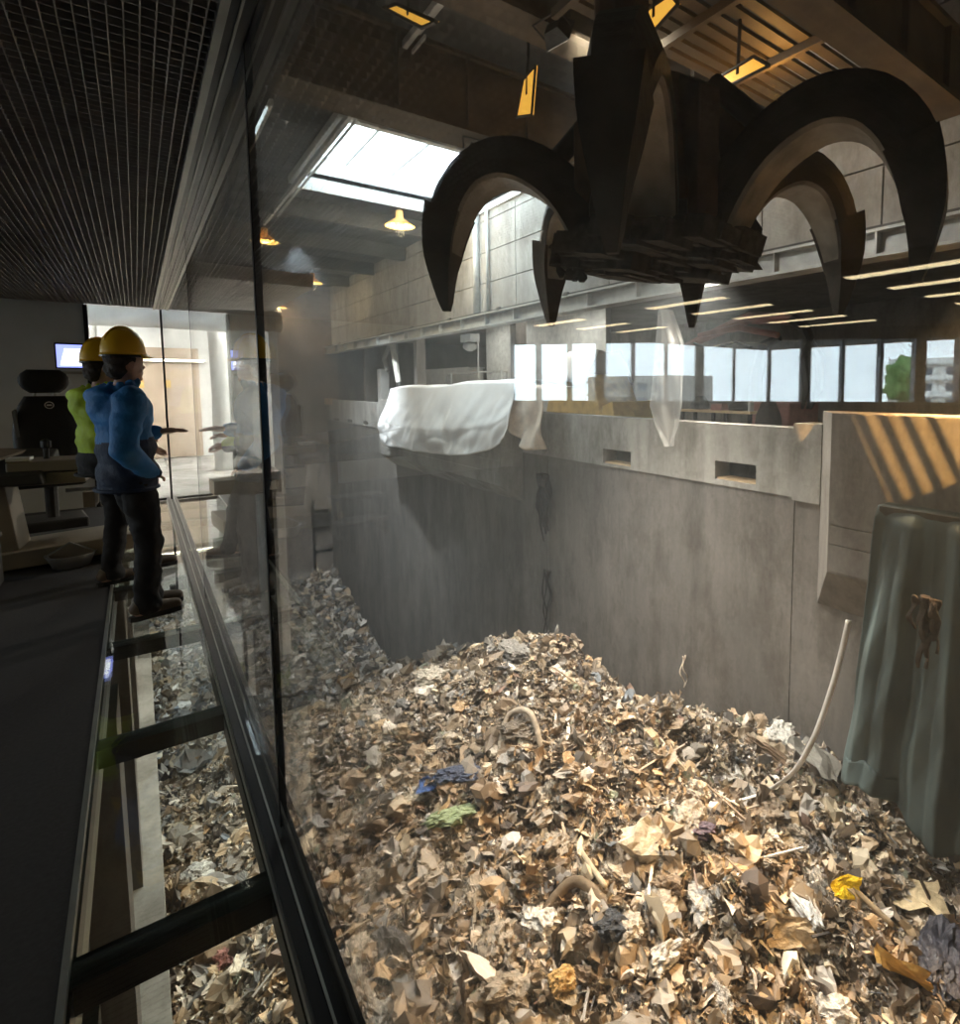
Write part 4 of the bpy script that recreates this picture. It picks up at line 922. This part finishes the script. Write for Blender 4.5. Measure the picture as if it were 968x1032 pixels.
# ceiling: black plenum, open grid, edge trim
cl = struct('ceiling', MB().box(-13, .42, -4.2, EWY+.1, CE+.12, CE+.3), 'ceil_black', 'black ceiling above the metal grid')
g = MB()
for x in np.arange(-3.9, .22, .036): g.box(x, x+.003, -3.9, EWY-.02, CE+.005, CE+.04)
for y in np.arange(-2, EWY-.05, .05): g.box(-3.9, .225, y, y+.003, CE+.005, CE+.036)
tag(g.build('ceiling_grid', 'grid_grey', cl), 'fine open metal grid of the ceiling', None, None, 'stuff')
struct('trim_5', MB().box(.226, .248, -4, EWY, CE-.008, CE+.12).box(.272, .278, -4, EWY, CE-.003, CE+.12), 'trim_metal', 'pale metal trim where ceiling meets glass wall')
struct('trim_6', MB().box(.248, .272, -4, EWY, CE+.004, CE+.3).box(.278, .304, -4, EWY, CE+.002, CE+.3).box(.324, .42, -4, EWY, CE-.002, CE+.3), 'frame_black', 'dark channel holding the glass at the ceiling')
struct('ceiling_plain', MB().box(-13, -3.92, -4, EWY, CE, CE+.10), 'plain_ceiling', 'plain ceiling with strip lights at the back of the room')
# end wall with glazed part
struct('wall_end_room', MB().box(-4.95, -.46, EWY, EWY+.15, 0, CE+.2), 'wall_grey', 'grey end wall of the control room')
struct('door_1', MB().box(-.46, -.42, EWY-.03, EWY+.08, 0, CE).box(-.42, GXW-.03, EWY-.02, EWY+.06, 0, .03), 'frame_black', 'black frame of the glazed end opening')
tag(MB().box(-.42, GXW-.03, EWY+.015, EWY+.03, .03, CE).build('window_4', 'glass_clear'), 'glass pane at the end of the room', None, None, 'structure')
# other walls
struct('wall_back', MB().box(-13, .62, -4.2, -4, -.3, CE+.3), 'wall_room', 'wall behind the camera')
A, B = Vector((-4.92, EWY+.1, 0)), Vector((-12.3, .88, 0)); dv = (B-A).normalized(); nv = Vector((-dv.y, dv.x, 0)); LW = (B-A).length
if nv.x > 0: nv = -nv
ww = bpy.data.objects.new('wall_window', None); COL.objects.link(ww); tag(ww, 'slanted window wall at the back of the room', None, None, 'structure')
def wbox(u0, u1, z0, z1, d0=0., d1=.18):
    p = [A+dv*u0+nv*d0, A+dv*u1+nv*d0, A+dv*u1+nv*d1, A+dv*u0+nv*d1]
    return MB().hexa([q+Vector((0, 0, z0)) for q in p], [q+Vector((0, 0, z1)) for q in p])
ZW0, ZW1 = 1.26, 2.32
wbox(0, LW, 0, ZW0).build('wall_base', 'wall_room', ww); wbox(0, LW, ZW1, CE+.3).build('wall_head', 'wall_room', ww)
struct('wall_left', MB().box(-12.6, -12.3, -4, 1.0, 0, CE+.3), 'wall_room', 'side wall of the back of the room')
for k, u in enumerate(np.arange(0.0, LW+.1, .60)):
    w = .05 if k % 3 else .16
    wbox(max(u-w/2, 0), u+w/2, ZW0, ZW1, -.05, .20).build('mullion', 'window_frame', ww)
wbox(0, LW, ZW0, ZW1, .08, .09).build('pane', 'glass_clear', ww)
wbox(0, LW, ZW0-.04, ZW0, -.12, 0).build('sill', 'trim_metal', ww)
cpt = A+dv*LW/2-nv*.1+Vector((0, 0, (ZW0+ZW1)/2)); portal(cpt, -nv, LW, ZW1-ZW0)
# ceiling strip lights (seen mirrored in the glass)
sl = None
ORD = ('first', 'second', 'third', 'fourth', 'fifth', 'sixth', 'seventh')
for ix, X in enumerate((-4.37, -5.2, -6.03, -6.86, -7.7, -8.5, -9.3)):
    for iy, Y in enumerate((-1.03, 1.5, 4.03, 6.56)):
        wy = A.x + (Y+1.2-A.y)*dv.x/dv.y
        if X < wy+.35: continue
        if sl is None:
            sl = empty('strip_light', 'mirrored warm strip light, first row from the glass, first from the right', 'ceiling light', (X, Y, CE), 0, 'strip lights at the back of the room')
            MB().box(-.085, .085, 0, 1.2, -.05, -.002).build('housing', 'trim_metal', sl); MB().box(-.07, .07, .02, 1.18, -.056, -.0505).build('diffuser', 'strip_glow', sl)
        else:
            c = copy_tree(sl); c.location = (X, Y, CE)
            c['label'] = 'mirrored warm strip light, %s row from the glass, %s from the right' % (ORD[ix], ORD[iy])
# outside: ground, apartment blocks, tree
struct('ground_outside', MB().box(-260, -14, -120, 260, -12.2, -12), 'conc_pale', 'ground outside the windows')
def block(cx, cy, w, d, h, label, m='white_paint'):
    e = empty('apartment_block', label, 'building', (cx, cy, -12)); MB().box(-d/2, d/2, -w/2, w/2, 0, h).build('wall', m, e)
    for k in range(int(h//3)):
        MB().box(d/2, d/2+.6, -w/2, w/2, k*3+2.6, k*3+2.9).build('balcony', 'box_grey', e)
        for j in range(int(w//5)): MB().box(d/2, d/2+.05, -w/2+j*5+1, -w/2+j*5+3.6, k*3+.9, k*3+2.3).build('window', 'window_frame', e)
block(-122, 36, 34, 14, 19, 'pale apartment block outside, mirrored at the right edge of the glass')
block(-90, 95, 26, 14, 16, 'low pale block outside the windows, further along', 'conc_pale')
tr_ = empty('tree', 'leafy green tree outside the windows', 'tree', (-95, 42, -12))
mat('leaf', (.10, .20, .05), .8, 0, .5, 2, .5); mat('bark', (.12, .09, .06), .9)
v, f = ico(4, 77, .9, 1, .04); mb = MB().add((v*np.array([2.3, 2.3, 2.8])+np.array([0, 0, 14.5])).tolist(), f.tolist()); mb.build('crown', 'leaf', tr_, True)
MB().tube([(0, 0, 0), (.1, 0, 6), (0, .1, 13)], [.35, .28, .15], 8).build('trunk', 'bark', tr_)

# alcove beyond the end glass
struct('wall_alcove', MB().box(-1.7, 2.1, 15.5, 15.7, -.4, CE+.6).box(-1.9, -1.7, EWY+.15, 15.7, -.4, CE+.6).box(2.1, 2.25, 13.0, 15.7, -4.0, CE+.6), 'white_paint', 'white painted walls of the bright alcove beyond the end glass')
struct('floor_alcove', MB().box(-1.9, .40, EWY+.06, 15.5, -.4, -.02).box(.40, 2.1, 12.4, 15.5, -.5, -.1), 'conc_pale', 'pale floor of the alcove')
struct('ceiling_alcove', MB().box(-1.9, 2.2, EWY+.1, 15.7, CE+.5, CE+.7), 'white_paint', 'white ceiling of the alcove')
tag(MB().tube([(-1.6, 11.2, 2.55), (2.0, 11.2, 2.62)], .17, 12).build('lagged_pipe', 'white_paint', None, True), 'thick white lagged pipe across the top of the alcove', 'pipe')
def column(x, y, r, label):
    mb = MB().rings([[(x+r*(1+.06*math.sin(5*a+z*3))*math.cos(a), y+r*(1+.06*math.sin(5*a+z*3))*math.sin(a), z) for a in [2*math.pi*k/18 for k in range(18)]] for z in np.linspace(-.1, 3.2, 10)])
    tag(mb.build('column', 'white_paint', None, True), label, 'column')
column(-.62, 12.6, .16, 'white column at the left of the end glass')
column(1.05, 13.6, .24, 'white column seen right of the corner post through the glass wall')
bp_ = empty('brown_door', 'light brown door panel in the alcove behind the helmeted man', 'door', (.12, 15.42, 0))
MB().box(-.62, .42, 0, .07, 0, 2.35).build('leaf', 'brown_panel', bp_); emit('yellow_sign', (.9, .6, .1), .2)
MB().box(-.10, .02, -.012, -.001, 1.5, 1.66).build('yellow_notice', 'yellow_machine', bp_); MB().box(.0, .14, -.02, -.001, 1.1, 1.15).build('handle', 'trim_metal', bp_)
al = empty('strip_light', 'bright linear light across the alcove above the brown door', 'ceiling light', (.3, 15.3, 2.05))
MB().box(-.9, .5, 0, .08, 0, .06).build('housing', 'white_paint', al); MB().box(-.88, .48, -.012, -.001, .01, .05).build('tube', 'alcove_glow', al)
lamp('AREA', (-1.0, 12.7, 2.95), (-.6, 12.9, 0), 330, (1, .96, .9), 1.4)
for i in range(26):
    x = .55+1.2*random.random(); y = 13.2+1.8*random.random()
    if math.hypot(x-1.05, y-13.6) < .45: continue
    put(random.choice(BAGS), 'rubble_lump', (x, y, -.1+.35*(y-13.2)/1.8*random.random()), .07+.10*random.random(), (.72, .71, .69), 'whitish rubble lump on the alcove floor by the white column', 'rubble', 'whitish rubble in the alcove', lift=.5)

# ---- operator chair
ch = empty('operator_chair', 'black high-backed operator chair with round white emblem facing away', 'chair', (-.68, 7.6, .12), math.radians(8))
def pad(w0, w1, d, z0, z1, n=7, tilt=0., m=.06):
    rs = []
    for i in range(n+1):
        t = i/n; e = math.sin(math.pi*min(1, max(0, .08+.84*t)))**.35; w = (w0+(w1-w0)*t)*e; y = tilt*(t-.5)
        ring = []
        for k in range(20):
            a = 2*math.pi*k/20; c, s = math.cos(a), math.sin(a)
            ring.append((w*math.copysign(abs(c)**.45, c), y+d*e*math.copysign(abs(s)**.7, s), z0+(z1-z0)*t))
        rs.append(ring)
    return MB().rings(rs)
pad(.25, .235, .07, .55, 1.30, 9, .12).build('backrest', 'chair_black', ch, True)
pad(.17, .19, .055, 1.33, 1.55, 6).build('headrest', 'chair_black', ch, True)
for s in (-.07, .07): MB().tube([(s, .05, 1.25), (s, .03, 1.38)], .012, 8).build('headrest_post', 'steel_grey', ch)
MB().box(-.26, .26, -.02, .48, .42, .54).build('seat', 'chair_black', ch, bevel=.04)
MB().tube([(0, .2, .1), (0, .2, .42)], .05, 10).build('column', 'steel_dark', ch)
MB().box(-.25, .25, -.05, .45, .0, .1).build('base', 'console_dark', ch, bevel=.02)
MB().hexa([(-.20, -.075, .62), (-.165, -.09, .60), (-.15, -.06, .60), (-.19, -.05, .62)], [(-.235, -.03, 1.16), (-.215, -.035, 1.18), (-.2, 0, 1.18), (-.23, 0, 1.16)]).build('side_bolster', 'seat_edge', ch)
em = MB(); em.rings([[(r_*math.cos(a)+.02, -.064-dd, 1.215+r_*math.sin(a)) for a in [2*math.pi*k/24 for k in range(24)]] for r_, dd in ((.034, 0), (.034, .006), (.027, .006), (.027, 0))], cap=False)
em.box(.002, .038, -.070, -.062, 1.208, 1.222); tag(em.build('emblem', 'logo_white', ch), 'round white ring emblem with a bar')
for s in (-1, 1): MB().box(s*.33-.05, s*.33+.05, .05, .42, .62, .68).build('armrest', 'chair_black', ch, bevel=.02)

# ---- console
co = empty('operator_console', 'beige control console with side box and open base beside the chair', 'console', (-.80, 6.95, 0), math.radians(-4))
MB().hexa([(-.9, -.55, .72), (.22, -.55, .72), (.22, .25, .72), (-.9, .25, .72)], [(-.9, -.55, .80), (.20, -.55, .80), (.20, .25, .95), (-.9, .25, 1.02)]).build('desk_body', 'console_dark', co, bevel=.015)
MB().hexa([(-.9, -.5, 1.03), (-.1, -.5, .90), (.0, .2, .93), (-.9, .2, 1.06)], [(-.9, -.5, 1.05), (-.1, -.5, .92), (.0, .2, .95), (-.9, .2, 1.08)]).build('desk_top', 'console', co)
MB().box(-.02, .46, -.42, -.02, .70, .80).build('side_box', 'console', co, bevel=.012); MB().box(-.02, .46, -.42, -.02, .81, .90).build('side_box_lid', 'console', co, bevel=.012)
MB().box(.46, .52, -.28, -.2, .76, .84).build('latch', 'trim_metal', co)
MB().hexa([(-.26, -.3, .14), (.0, -.3, .14), (.0, .1, .14), (-.26, .1, .14)], [(-.26, -.3, .72), (-.06, -.3, .72), (-.06, .1, .72), (-.26, .1, .72)]).build('pedestal', 'console', co, bevel=.01)
MB().hexa([(-.26, -.4, .0), (.85, -.4, .08), (.85, .25, .08), (-.26, .25, .0)], [(-.26, -.4, .14), (.85, -.4, .22), (.85, .25, .22), (-.26, .25, .14)]).build('base', 'console', co, bevel=.01)
MB().box(.38, .46, -.02, .25, .42, .56).build('drawer_front', 'console', co); MB().box(.5, .85, -.02, .25, .42, .56).build('drawer_front', 'console', co)
MB().tube([(.28, -.1, .60), (.62, -.1, .60), (.66, -.1, .2)], .018, 8).build('frame_tube', 'trim_metal', co)
MB().tube([(.2, -.25, .90), (.2, -.24, 1.0)], .02, 8).lathe([(.01, .98), (.035, 1.0), (.035, 1.05), (.01, 1.07)], (.2, -.24, 0), 10).build('joystick', 'chair_black', co)
MB().box(-.02, .12, -.4, -.25, .905, .93).build('keypad', 'logo_white', co)
ft = empty('floor_tray', 'pale bin tray standing on the floor in front of the console base', 'tray', (-.50, 6.5, 0))
MB().lathe([(.12, .0), (.16, .10), (.17, .11), (.15, .10), (.11, .02)], n=18).build('bowl', 'box_grey', ft, True); MB().tube([(-.16, 0, .1), (0, 0, .2), (.16, 0, .1)], .008, 6).build('handle', 'trim_metal', ft)
st = empty('step_stool', 'small step stool with pale edges at the left picture border', 'stool', (-1.12, 6.2, 0))
for z, d_ in ((.36, 0), (.14, -.14)): MB().box(-.25, .25, -.12+d_, .12+d_, z, z+.03).build('step', 'seat_edge', st)
for s in (-.24, .21): MB().hexa([(s, -.26, 0), (s+.03, -.26, 0), (s+.03, .12, 0), (s, .12, 0)], [(s, -.02, .36), (s+.03, -.02, .36), (s+.03, .10, .36), (s, .10, .36)]).build('side_panel', 'console_dark', st)

# ---- monitor on bracket
mo = empty('monitor', 'flat monitor with bright blue picture hung beside the end glass', 'monitor', (0, 0, 0))
c0, c1 = atY(54, 345, 8.9), atY(95, 372, 8.9)
mo.location = ((c0.x+c1.x)/2, 8.9, (c0.z+c1.z)/2); hw, hh = abs(c1.x-c0.x)/2, abs(c0.z-c1.z)/2
MB().box(-hw, hw, 0, .05, -hh, hh).build('case', 'frame_black', mo, bevel=.006); MB().box(-.04, .04, .05, .72, -.05, .05).build('wall_arm', 'frame_black', mo)
sc_ = MB().box(-hw+.015, hw-.015, -.006, -.001, -hh+.015, hh-.02).build('screen', 'screen', mo)
e1 = MB().hexa([(-.12, -.009, -hh+.04), (.13, -.009, -hh+.04), (.11, -.009, .03), (-.09, -.009, .03)], [(-.12, -.0065, -hh+.04), (.13, -.0065, -hh+.04), (.11, -.0065, .03), (-.09, -.0065, .03)]).build('picture_block', 'screen_white', sc_)
MB().box(-.08, .10, -.009, -.0065, .04, .08).build('picture_block', 'screen_white', sc_)
MB().box(-hw*.9, hw*.75, -.01, .06, -hh-.06, -hh-.03).build('shelf_bar', 'trim_metal', mo)

# ================================================================== PEOPLE
def capsule(mb, p0, p1, r0, r1, n=16, k=5):
    p0, p1 = Vector(p0), Vector(p1); t = (p1-p0).normalized(); ref = Vector((0, 0, 1)) if abs(t.z) < .9 else Vector((1, 0, 0))
    u = (ref-t*ref.dot(t)).normalized(); w = t.cross(u); rs = []
    for i in range(k+1):
        a = math.pi/2*(i/k); rs.append((p0-t*r0*math.cos(a), max(r0*math.sin(a), .0008)))
    for i in range(k+1):
        a = math.pi/2*(i/k); rs.append((p1+t*r1*math.sin(a), max(r1*math.cos(a), .0008)))
    mb.rings([[c+(u*math.cos(b_)+w*math.sin(b_))*r for b_ in [2*math.pi*j/n for j in range(n)]] for c, r in rs])
def ell(mb, c, rx, ry, rz, rot=0., n=18, k=12):
    cr, sr = math.cos(rot), math.sin(rot); rs = []
    for i in range(k+1):
        a = math.pi*i/k; r = max(math.sin(a), .004); z = -math.cos(a); ring = []
        for j in range(n):
            b_ = 2*math.pi*j/n; x, y = rx*r*math.cos(b_), ry*r*math.sin(b_)
            ring.append((c[0]+x*cr-y*sr, c[1]+x*sr+y*cr, c[2]+rz*z))
        rs.append(ring)
    mb.rings(rs)
def fuse(mb, name, mats, parent, voxel=.012, it=6, disp=None, pick=None):
    me = bpy.data.meshes.new('tmp'); me.from_pydata(mb.v, [], mb.f)
    bm = bmesh.new(); bm.from_mesh(me); bmesh.ops.recalc_face_normals(bm, faces=bm.faces); bm.to_mesh(me); bm.free()
    o = bpy.data.objects.new('tmp', me); COL.objects.link(o)
    k = o.modifiers.new('r', 'REMESH'); k.mode = 'VOXEL'; k.voxel_size = voxel
    s = o.modifiers.new('s', 'SMOOTH'); s.iterations = it; s.factor = .5
    dg = bpy.context.evaluated_depsgraph_get(); res = bpy.data.meshes.new_from_object(o.evaluated_get(dg)); bpy.data.objects.remove(o)
    res.name = name; res.materials.clear()
    for x in (mats if isinstance(mats, (list, tuple)) else [mats]): res.materials.append(MATS[x])
    if disp:
        co = np.zeros(len(res.vertices)*3, np.float32); res.vertices.foreach_get('co', co); co = co.reshape(-1, 3)
        nn = np.zeros(len(res.vertices)*3, np.float32); res.vertices.foreach_get('normal', nn); nn = nn.reshape(-1, 3)
        co = co+nn*disp(co)[:, None]; res.vertices.foreach_set('co', co.astype(np.float32).ravel())
    if pick: 
        for p in res.polygons: p.material_index = pick(p.center)
    res.polygons.foreach_set('use_smooth', [True]*len(res.polygons)); res.update()
    q = bpy.data.objects.new(name, res); COL.objects.link(q); q.parent = parent; return q
def hand(mb, wrist, dirv, palm_n, curl, s=1.):
    """palm and five separate fingers; dirv = hand direction, palm_n = palm normal"""
    d = Vector(dirv).normalized(); n = Vector(palm_n); n = (n-d*n.dot(d)).normalized(); w = d.cross(n)
    wrist = Vector(wrist)
    for k in (-1, 0, 1): capsule(mb, wrist+w*.016*k*s, wrist+d*.085*s+w*.024*k*s, .019*s, .017*s, 10, 3)
    for k, l in zip((-1.5, -.5, .5, 1.5), (.070, .080, .076, .060)):
        b0 = wrist+d*.092*s+w*.019*k*s; c = curl; p1 = b0+(d*math.cos(c)+n*math.sin(c))*l*.45*s; p2 = p1+(d*math.cos(c*2)+n*math.sin(c*2))*l*.32*s; p3 = p2+(d*math.cos(c*2.8)+n*math.sin(c*2.8))*l*.26*s
        capsule(mb, b0, p1, .0095*s, .009*s, 8, 3); capsule(mb, p1, p2, .009*s, .0085*s, 8, 3); capsule(mb, p2, p3, .0085*s, .0075*s, 8, 3)
    t0 = wrist+d*.03*s-w*.03*s; t1 = t0+(d*.6-w*.6+n*.35).normalized()*.045*s; t2 = t1+(d*.9-w*.1+n*.3).normalized()*.035*s
    capsule(mb, t0, t1, .012*s, .0105*s, 8, 3); capsule(mb, t1, t2, .0105*s, .0085*s, 8, 3)
def person(loc, rz, label, jm, pick, arms, H=1.78, head_turn=0., stride=((.03, .10), (-.02, -.10)), helmet=True):
    pe = empty('person', label, 'person', loc, rz); s = H/1.78
    (lf, ll), (rf, rl) = stride
    J = lambda *a: Vector(a)*s
    hipL, hipR = J(0, .095, .93), J(0, -.095, .93); kneeL, kneeR = J(lf*.6+.035, ll, .50), J(rf*.6+.035, rl, .50); anL, anR = J(lf-.02, ll, .09), J(rf-.02, rl, .09)
    shL, shR = J(-.03, .185, 1.43), J(-.03, -.185, 1.43)
    (elL, wrL, hdL, pnL, cL), (elR, wrR, hdR, pnR, cR) = arms
    elL, wrL, elR, wrR = [Vector(q)*s for q in (elL, wrL, elR, wrR)]
    ct, sn = math.cos(head_turn), math.sin(head_turn)
    hd = lambda x, y, z: Vector((.01+x*ct-y*sn, x*sn+y*ct, z))*s
    # --- body, one continuous mesh
    b = MB()
    for h_, k_, a_ in ((hipL, kneeL, anL), (hipR, kneeR, anR)):
        capsule(b, h_, k_, .075*s, .052*s); capsule(b, k_, a_, .052*s, .036*s); capsule(b, a_+Vector((-.03, 0, -.045)), a_+Vector((.15, 0, -.06)), .035*s, .028*s)
    ell(b, J(-.01, 0, .98), .11*s, .16*s, .13*s); ell(b, J(-.01, 0, 1.20), .10*s, .15*s, .22*s); ell(b, J(-.02, 0, 1.36), .10*s, .175*s, .14*s)
    for sh, el, wr, hdv, pn, c in ((shL, elL, wrL, hdL, pnL, cL), (shR, elR, wrR, hdR, pnR, cR)):
        capsule(b, sh, el, .05*s, .04*s); capsule(b, el, wr, .04*s, .027*s); hand(b, wr, hdv, pn, c, s)
    capsule(b, J(-.02, 0, 1.44), hd(0, 0, 1.58), .058*s, .052*s)
    ell(b, hd(-.005, 0, 1.675), .098*s, .076*s, .112*s, head_turn); ell(b, hd(.045, 0, 1.615), .055*s, .055*s, .052*s, head_turn)     # skull, jaw
    capsule(b, hd(.092, 0, 1.665), hd(.113, 0, 1.640), .011*s, .014*s, 8, 3)                                                       # nose
    for y in (-.03, .03): ell(b, hd(.078, y, 1.685), .018*s, .02*s, .013*s); ell(b, hd(.084, y*.95, 1.668), .010*s, .013*s, .008*s)   # brow, eyes
    ell(b, hd(.092, 0, 1.603), .012*s, .026*s, .007*s, head_turn); ell(b, hd(.092, 0, 1.592), .012*s, .022*s, .007*s, head_turn)          # lips
    ell(b, hd(.088, 0, 1.565), .016*s, .02*s, .016*s)
    for y in (-.078, .078): ell(b, hd(-.012, y, 1.655), .017*s, .010*s, .031*s, head_turn)                                           # ears
    fuse(b, 'body', 'skin', pe, .0065, 3)
    # --- trousers
    t = MB()
    for h_, k_, a_ in ((hipL, kneeL, anL), (hipR, kneeR, anR)):
        capsule(t, h_, k_, .098*s, .074*s); capsule(t, k_, a_+Vector((0, 0, .03)), .074*s, .066*s); capsule(t, a_+Vector((.01, 0, .05)), a_+Vector((.015, 0, -.005)), .066*s, .072*s)
    ell(t, J(-.015, 0, .97), .135*s, .175*s, .14*s)
    fuse(t, 'trousers', 'trouser', pe, .012, 5, lambda co: .010*fbm(co[:, 0]*9, co[:, 1]*9, co[:, 2]*14, 3))
    # --- shoes
    for a_ in (anL, anR):
        sh = MB(); g_ = Vector((a_.x, a_.y, 0)); capsule(sh, g_+Vector((-.045, 0, .075)), g_+Vector((.02, 0, .075)), .045, .043); capsule(sh, g_+Vector((.02, 0, .065)), g_+Vector((.165, .0, .048)), .046, .036); capsule(sh, g_+Vector((-.03, 0, .10)), g_+Vector((.01, 0, .11)), .043, .042)
        q = fuse(sh, 'shoe', 'shoe', pe, .008, 3)
        so = MB(); so.rings([[(g_.x+x, g_.y+y*w_, z) for x, y in ((-.088, -.02), (-.06, -.042), (.03, -.040), (.12, -.048), (.185, -.034), (.203, 0), (.185, .034), (.12, .048), (.03, .040), (-.06, .042), (-.088, .02))] for z, w_ in ((.0, .95), (.006, 1), (.028, 1), (.03, .9))]); so.build('sole', 'sole', q)
    # --- jacket
    j = MB()
    ell(j, J(-.02, 0, 1.34), .155*s, .215*s, .18*s); ell(j, J(-.015, 0, 1.12), .150*s, .195*s, .25*s); ell(j, J(-.01, 0, .96), .160*s, .200*s, .15*s)
    for k_ in range(5): ell(j, J(-.015, 0, .87+.03*k_), .155*s, .195*s, .035*s)
    for sh, el, wr in ((shL, elL, wrL), (shR, elR, wrR)):
        capsule(j, sh, el, .092*s, .072*s); capsule(j, el, el.lerp(wr, .93), .074*s, .054*s)
    for k_ in range(10):
        a_ = 2*math.pi*k_/10; capsule(j, J(-.03+.07*math.cos(a_), .075*math.sin(a_), 1.47), J(-.02+.088*math.cos(a_), .092*math.sin(a_), 1.535+.02*math.cos(a_)), .028*s, .020*s, 8, 3)
    ell(j, J(-.125, 0, 1.45), .075*s, .13*s, .075*s); ell(j, J(-.15, 0, 1.39), .05*s, .10*s, .08*s)
    def dj(co): return   .007*fbm(co[:, 0]*7, co[:, 1]*7, co[:, 2]*11, 3)+.004*np.sin(co[:, 2]*46+6*fbm(co[:, 0]*4, co[:, 1]*4, co[:, 2]*3, 2))
    jk = fuse(j, 'jacket', jm, pe, .011, 4, dj, pick)
    MB().tube([J(-.02+.158*math.cos(a), .198*math.sin(a), .86) for a in [2*math.pi*k/24 for k in range(25)]], .012*s, 6).build('hem', jm[-1] if isinstance(jm, list) else jm, jk, True)
    # --- hair
    h_ = MB(); ell(h_, hd(-.022, 0, 1.69), .093*s, .083*s, .095*s, head_turn); ell(h_, hd(-.06, 0, 1.63), .05*s, .07*s, .07*s, head_turn)
    fuse(h_, 'hair', 'hair', pe, .008, 3, lambda co: .006*fbm(co[:, 0]*40, co[:, 1]*40, co[:, 2]*40, 2))
    if helmet:
        hm = MB(); c0 = hd(-.005, 0, 1.715)
        prof = [(1.10, 0), (1.08, .02), (1.05, .055), (.93, .105), (.70, .142), (.38, .162), (.05, .168)]
        def ringp(sc, z, n=28): return [(c0.x+(.113*sc*math.cos(a))*ct*s-(.096*sc*math.sin(a))*sn*s, c0.y+(.113*sc*math.cos(a))*sn*s+(.096*sc*math.sin(a))*ct*s, c0.z+z*s) for a in [2*math.pi*k/n for k in range(n)]]
        hm.rings([ringp(sc, z) for sc, z in prof])
        he = hm.build('helmet', 'helmet', pe, True)
        br = MB()
        def brim(u, v):
            a = math.radians(-75+150*u); r = 1.08+v*.34*math.cos(a)**.8 if math.cos(a) > 0 else 1.08
            x, y = .113*r*math.cos(a), .096*r*math.sin(a); return (c0.x+(x*ct-y*sn)*s, c0.y+(x*sn+y*ct)*s, c0.z+(.006-.022*v)*s)
        br.grid(brim, 18, 4).build('brim', 'helmet', he, True, solid=.006)
        MB().tube([(c0.x+(.113*math.cos(a)*ct)*s*1.0, c0.y+(.113*math.cos(a)*sn)*s, c0.z+(.03+.145*math.sin(a))*s) for a in [math.pi*(.12+.76*k/14) for k in range(15)]], .011*s, 8).build('ridge', 'helmet', he, True)
        MB().tube([Vector(q) for q in ringp(1.06, -.008)]+[Vector(ringp(1.06, -.008)[0])], .008*s, 6).build('headband', 'frame_black', he)
    return pe
def pick1(c):                                # navy lower body and lower back, blue yoke and sleeves
    arm = c.y < -.215 or c.y > .225 or c.x > .165
    return 0 if (c.z > 1.17+.10*c.x or arm) else 1
arms1 = (((-.02, .27, 1.16), (.21, .16, 1.20), (1, -.15, .1), (0, -.3, -1), .15),
         ((-.10, -.285, 1.13), (.07, -.165, .95), (.25, .95, -.3), (0, .2, -1), .5))
f1 = atZ(137, 622, 0)
person((f1.x+.02, f1.y+.02, 0.002), math.radians(16), 'person in blue jacket, dark trousers and yellow helmet standing on the glass floor', ['jacket_blue', 'jacket_navy'], pick1, arms1, 1.77, .35, ((.10, .09), (.03, -.09)))
arms2 = (((.06, .27, 1.16), (.26, .22, 1.08), (1, 0, .1), (0, -.3, -1), .3), ((.0, -.285, 1.15), (.20, -.20, 1.02), (.9, .3, .1), (0, .4, -1), .5))
f2 = atZ(112, 588, 0)
person((f2.x+.02, f2.y+.05, 0.002), math.radians(20), 'person in yellow high-visibility jacket and dark trousers half hidden behind the blue jacket', ['hivis', 'trouser'], lambda c: 0 if c.z > 1.02 else 1, arms2, 1.76, .1, ((.30, .12), (-.02, -.06)))

# ================================================================== DUSTY AIR IN THE PIT
hz = MB().box(.45, WX-.01, -5.9, YE-.05, ZR(-19.5), ROOF-.01).build('dust_haze', 'frame_black')
m = bpy.data.materials.new('haze'); m.use_nodes = True; nt = m.node_tree; nt.nodes.clear()
out = nt.nodes.new('ShaderNodeOutputMaterial'); vs_ = nt.nodes.new('ShaderNodeVolumeScatter')
vs_.inputs['Color'].default_value = (.86, .94, 1, 1); vs_.inputs['Density'].default_value = .0036; vs_.inputs['Anisotropy'].default_value = .35
nt.links.new(vs_.outputs[0], out.inputs['Volume']); hz.data.materials[0] = m
tag(hz, 'thin dusty haze in the air of the waste pit', 'haze', None, 'stuff')
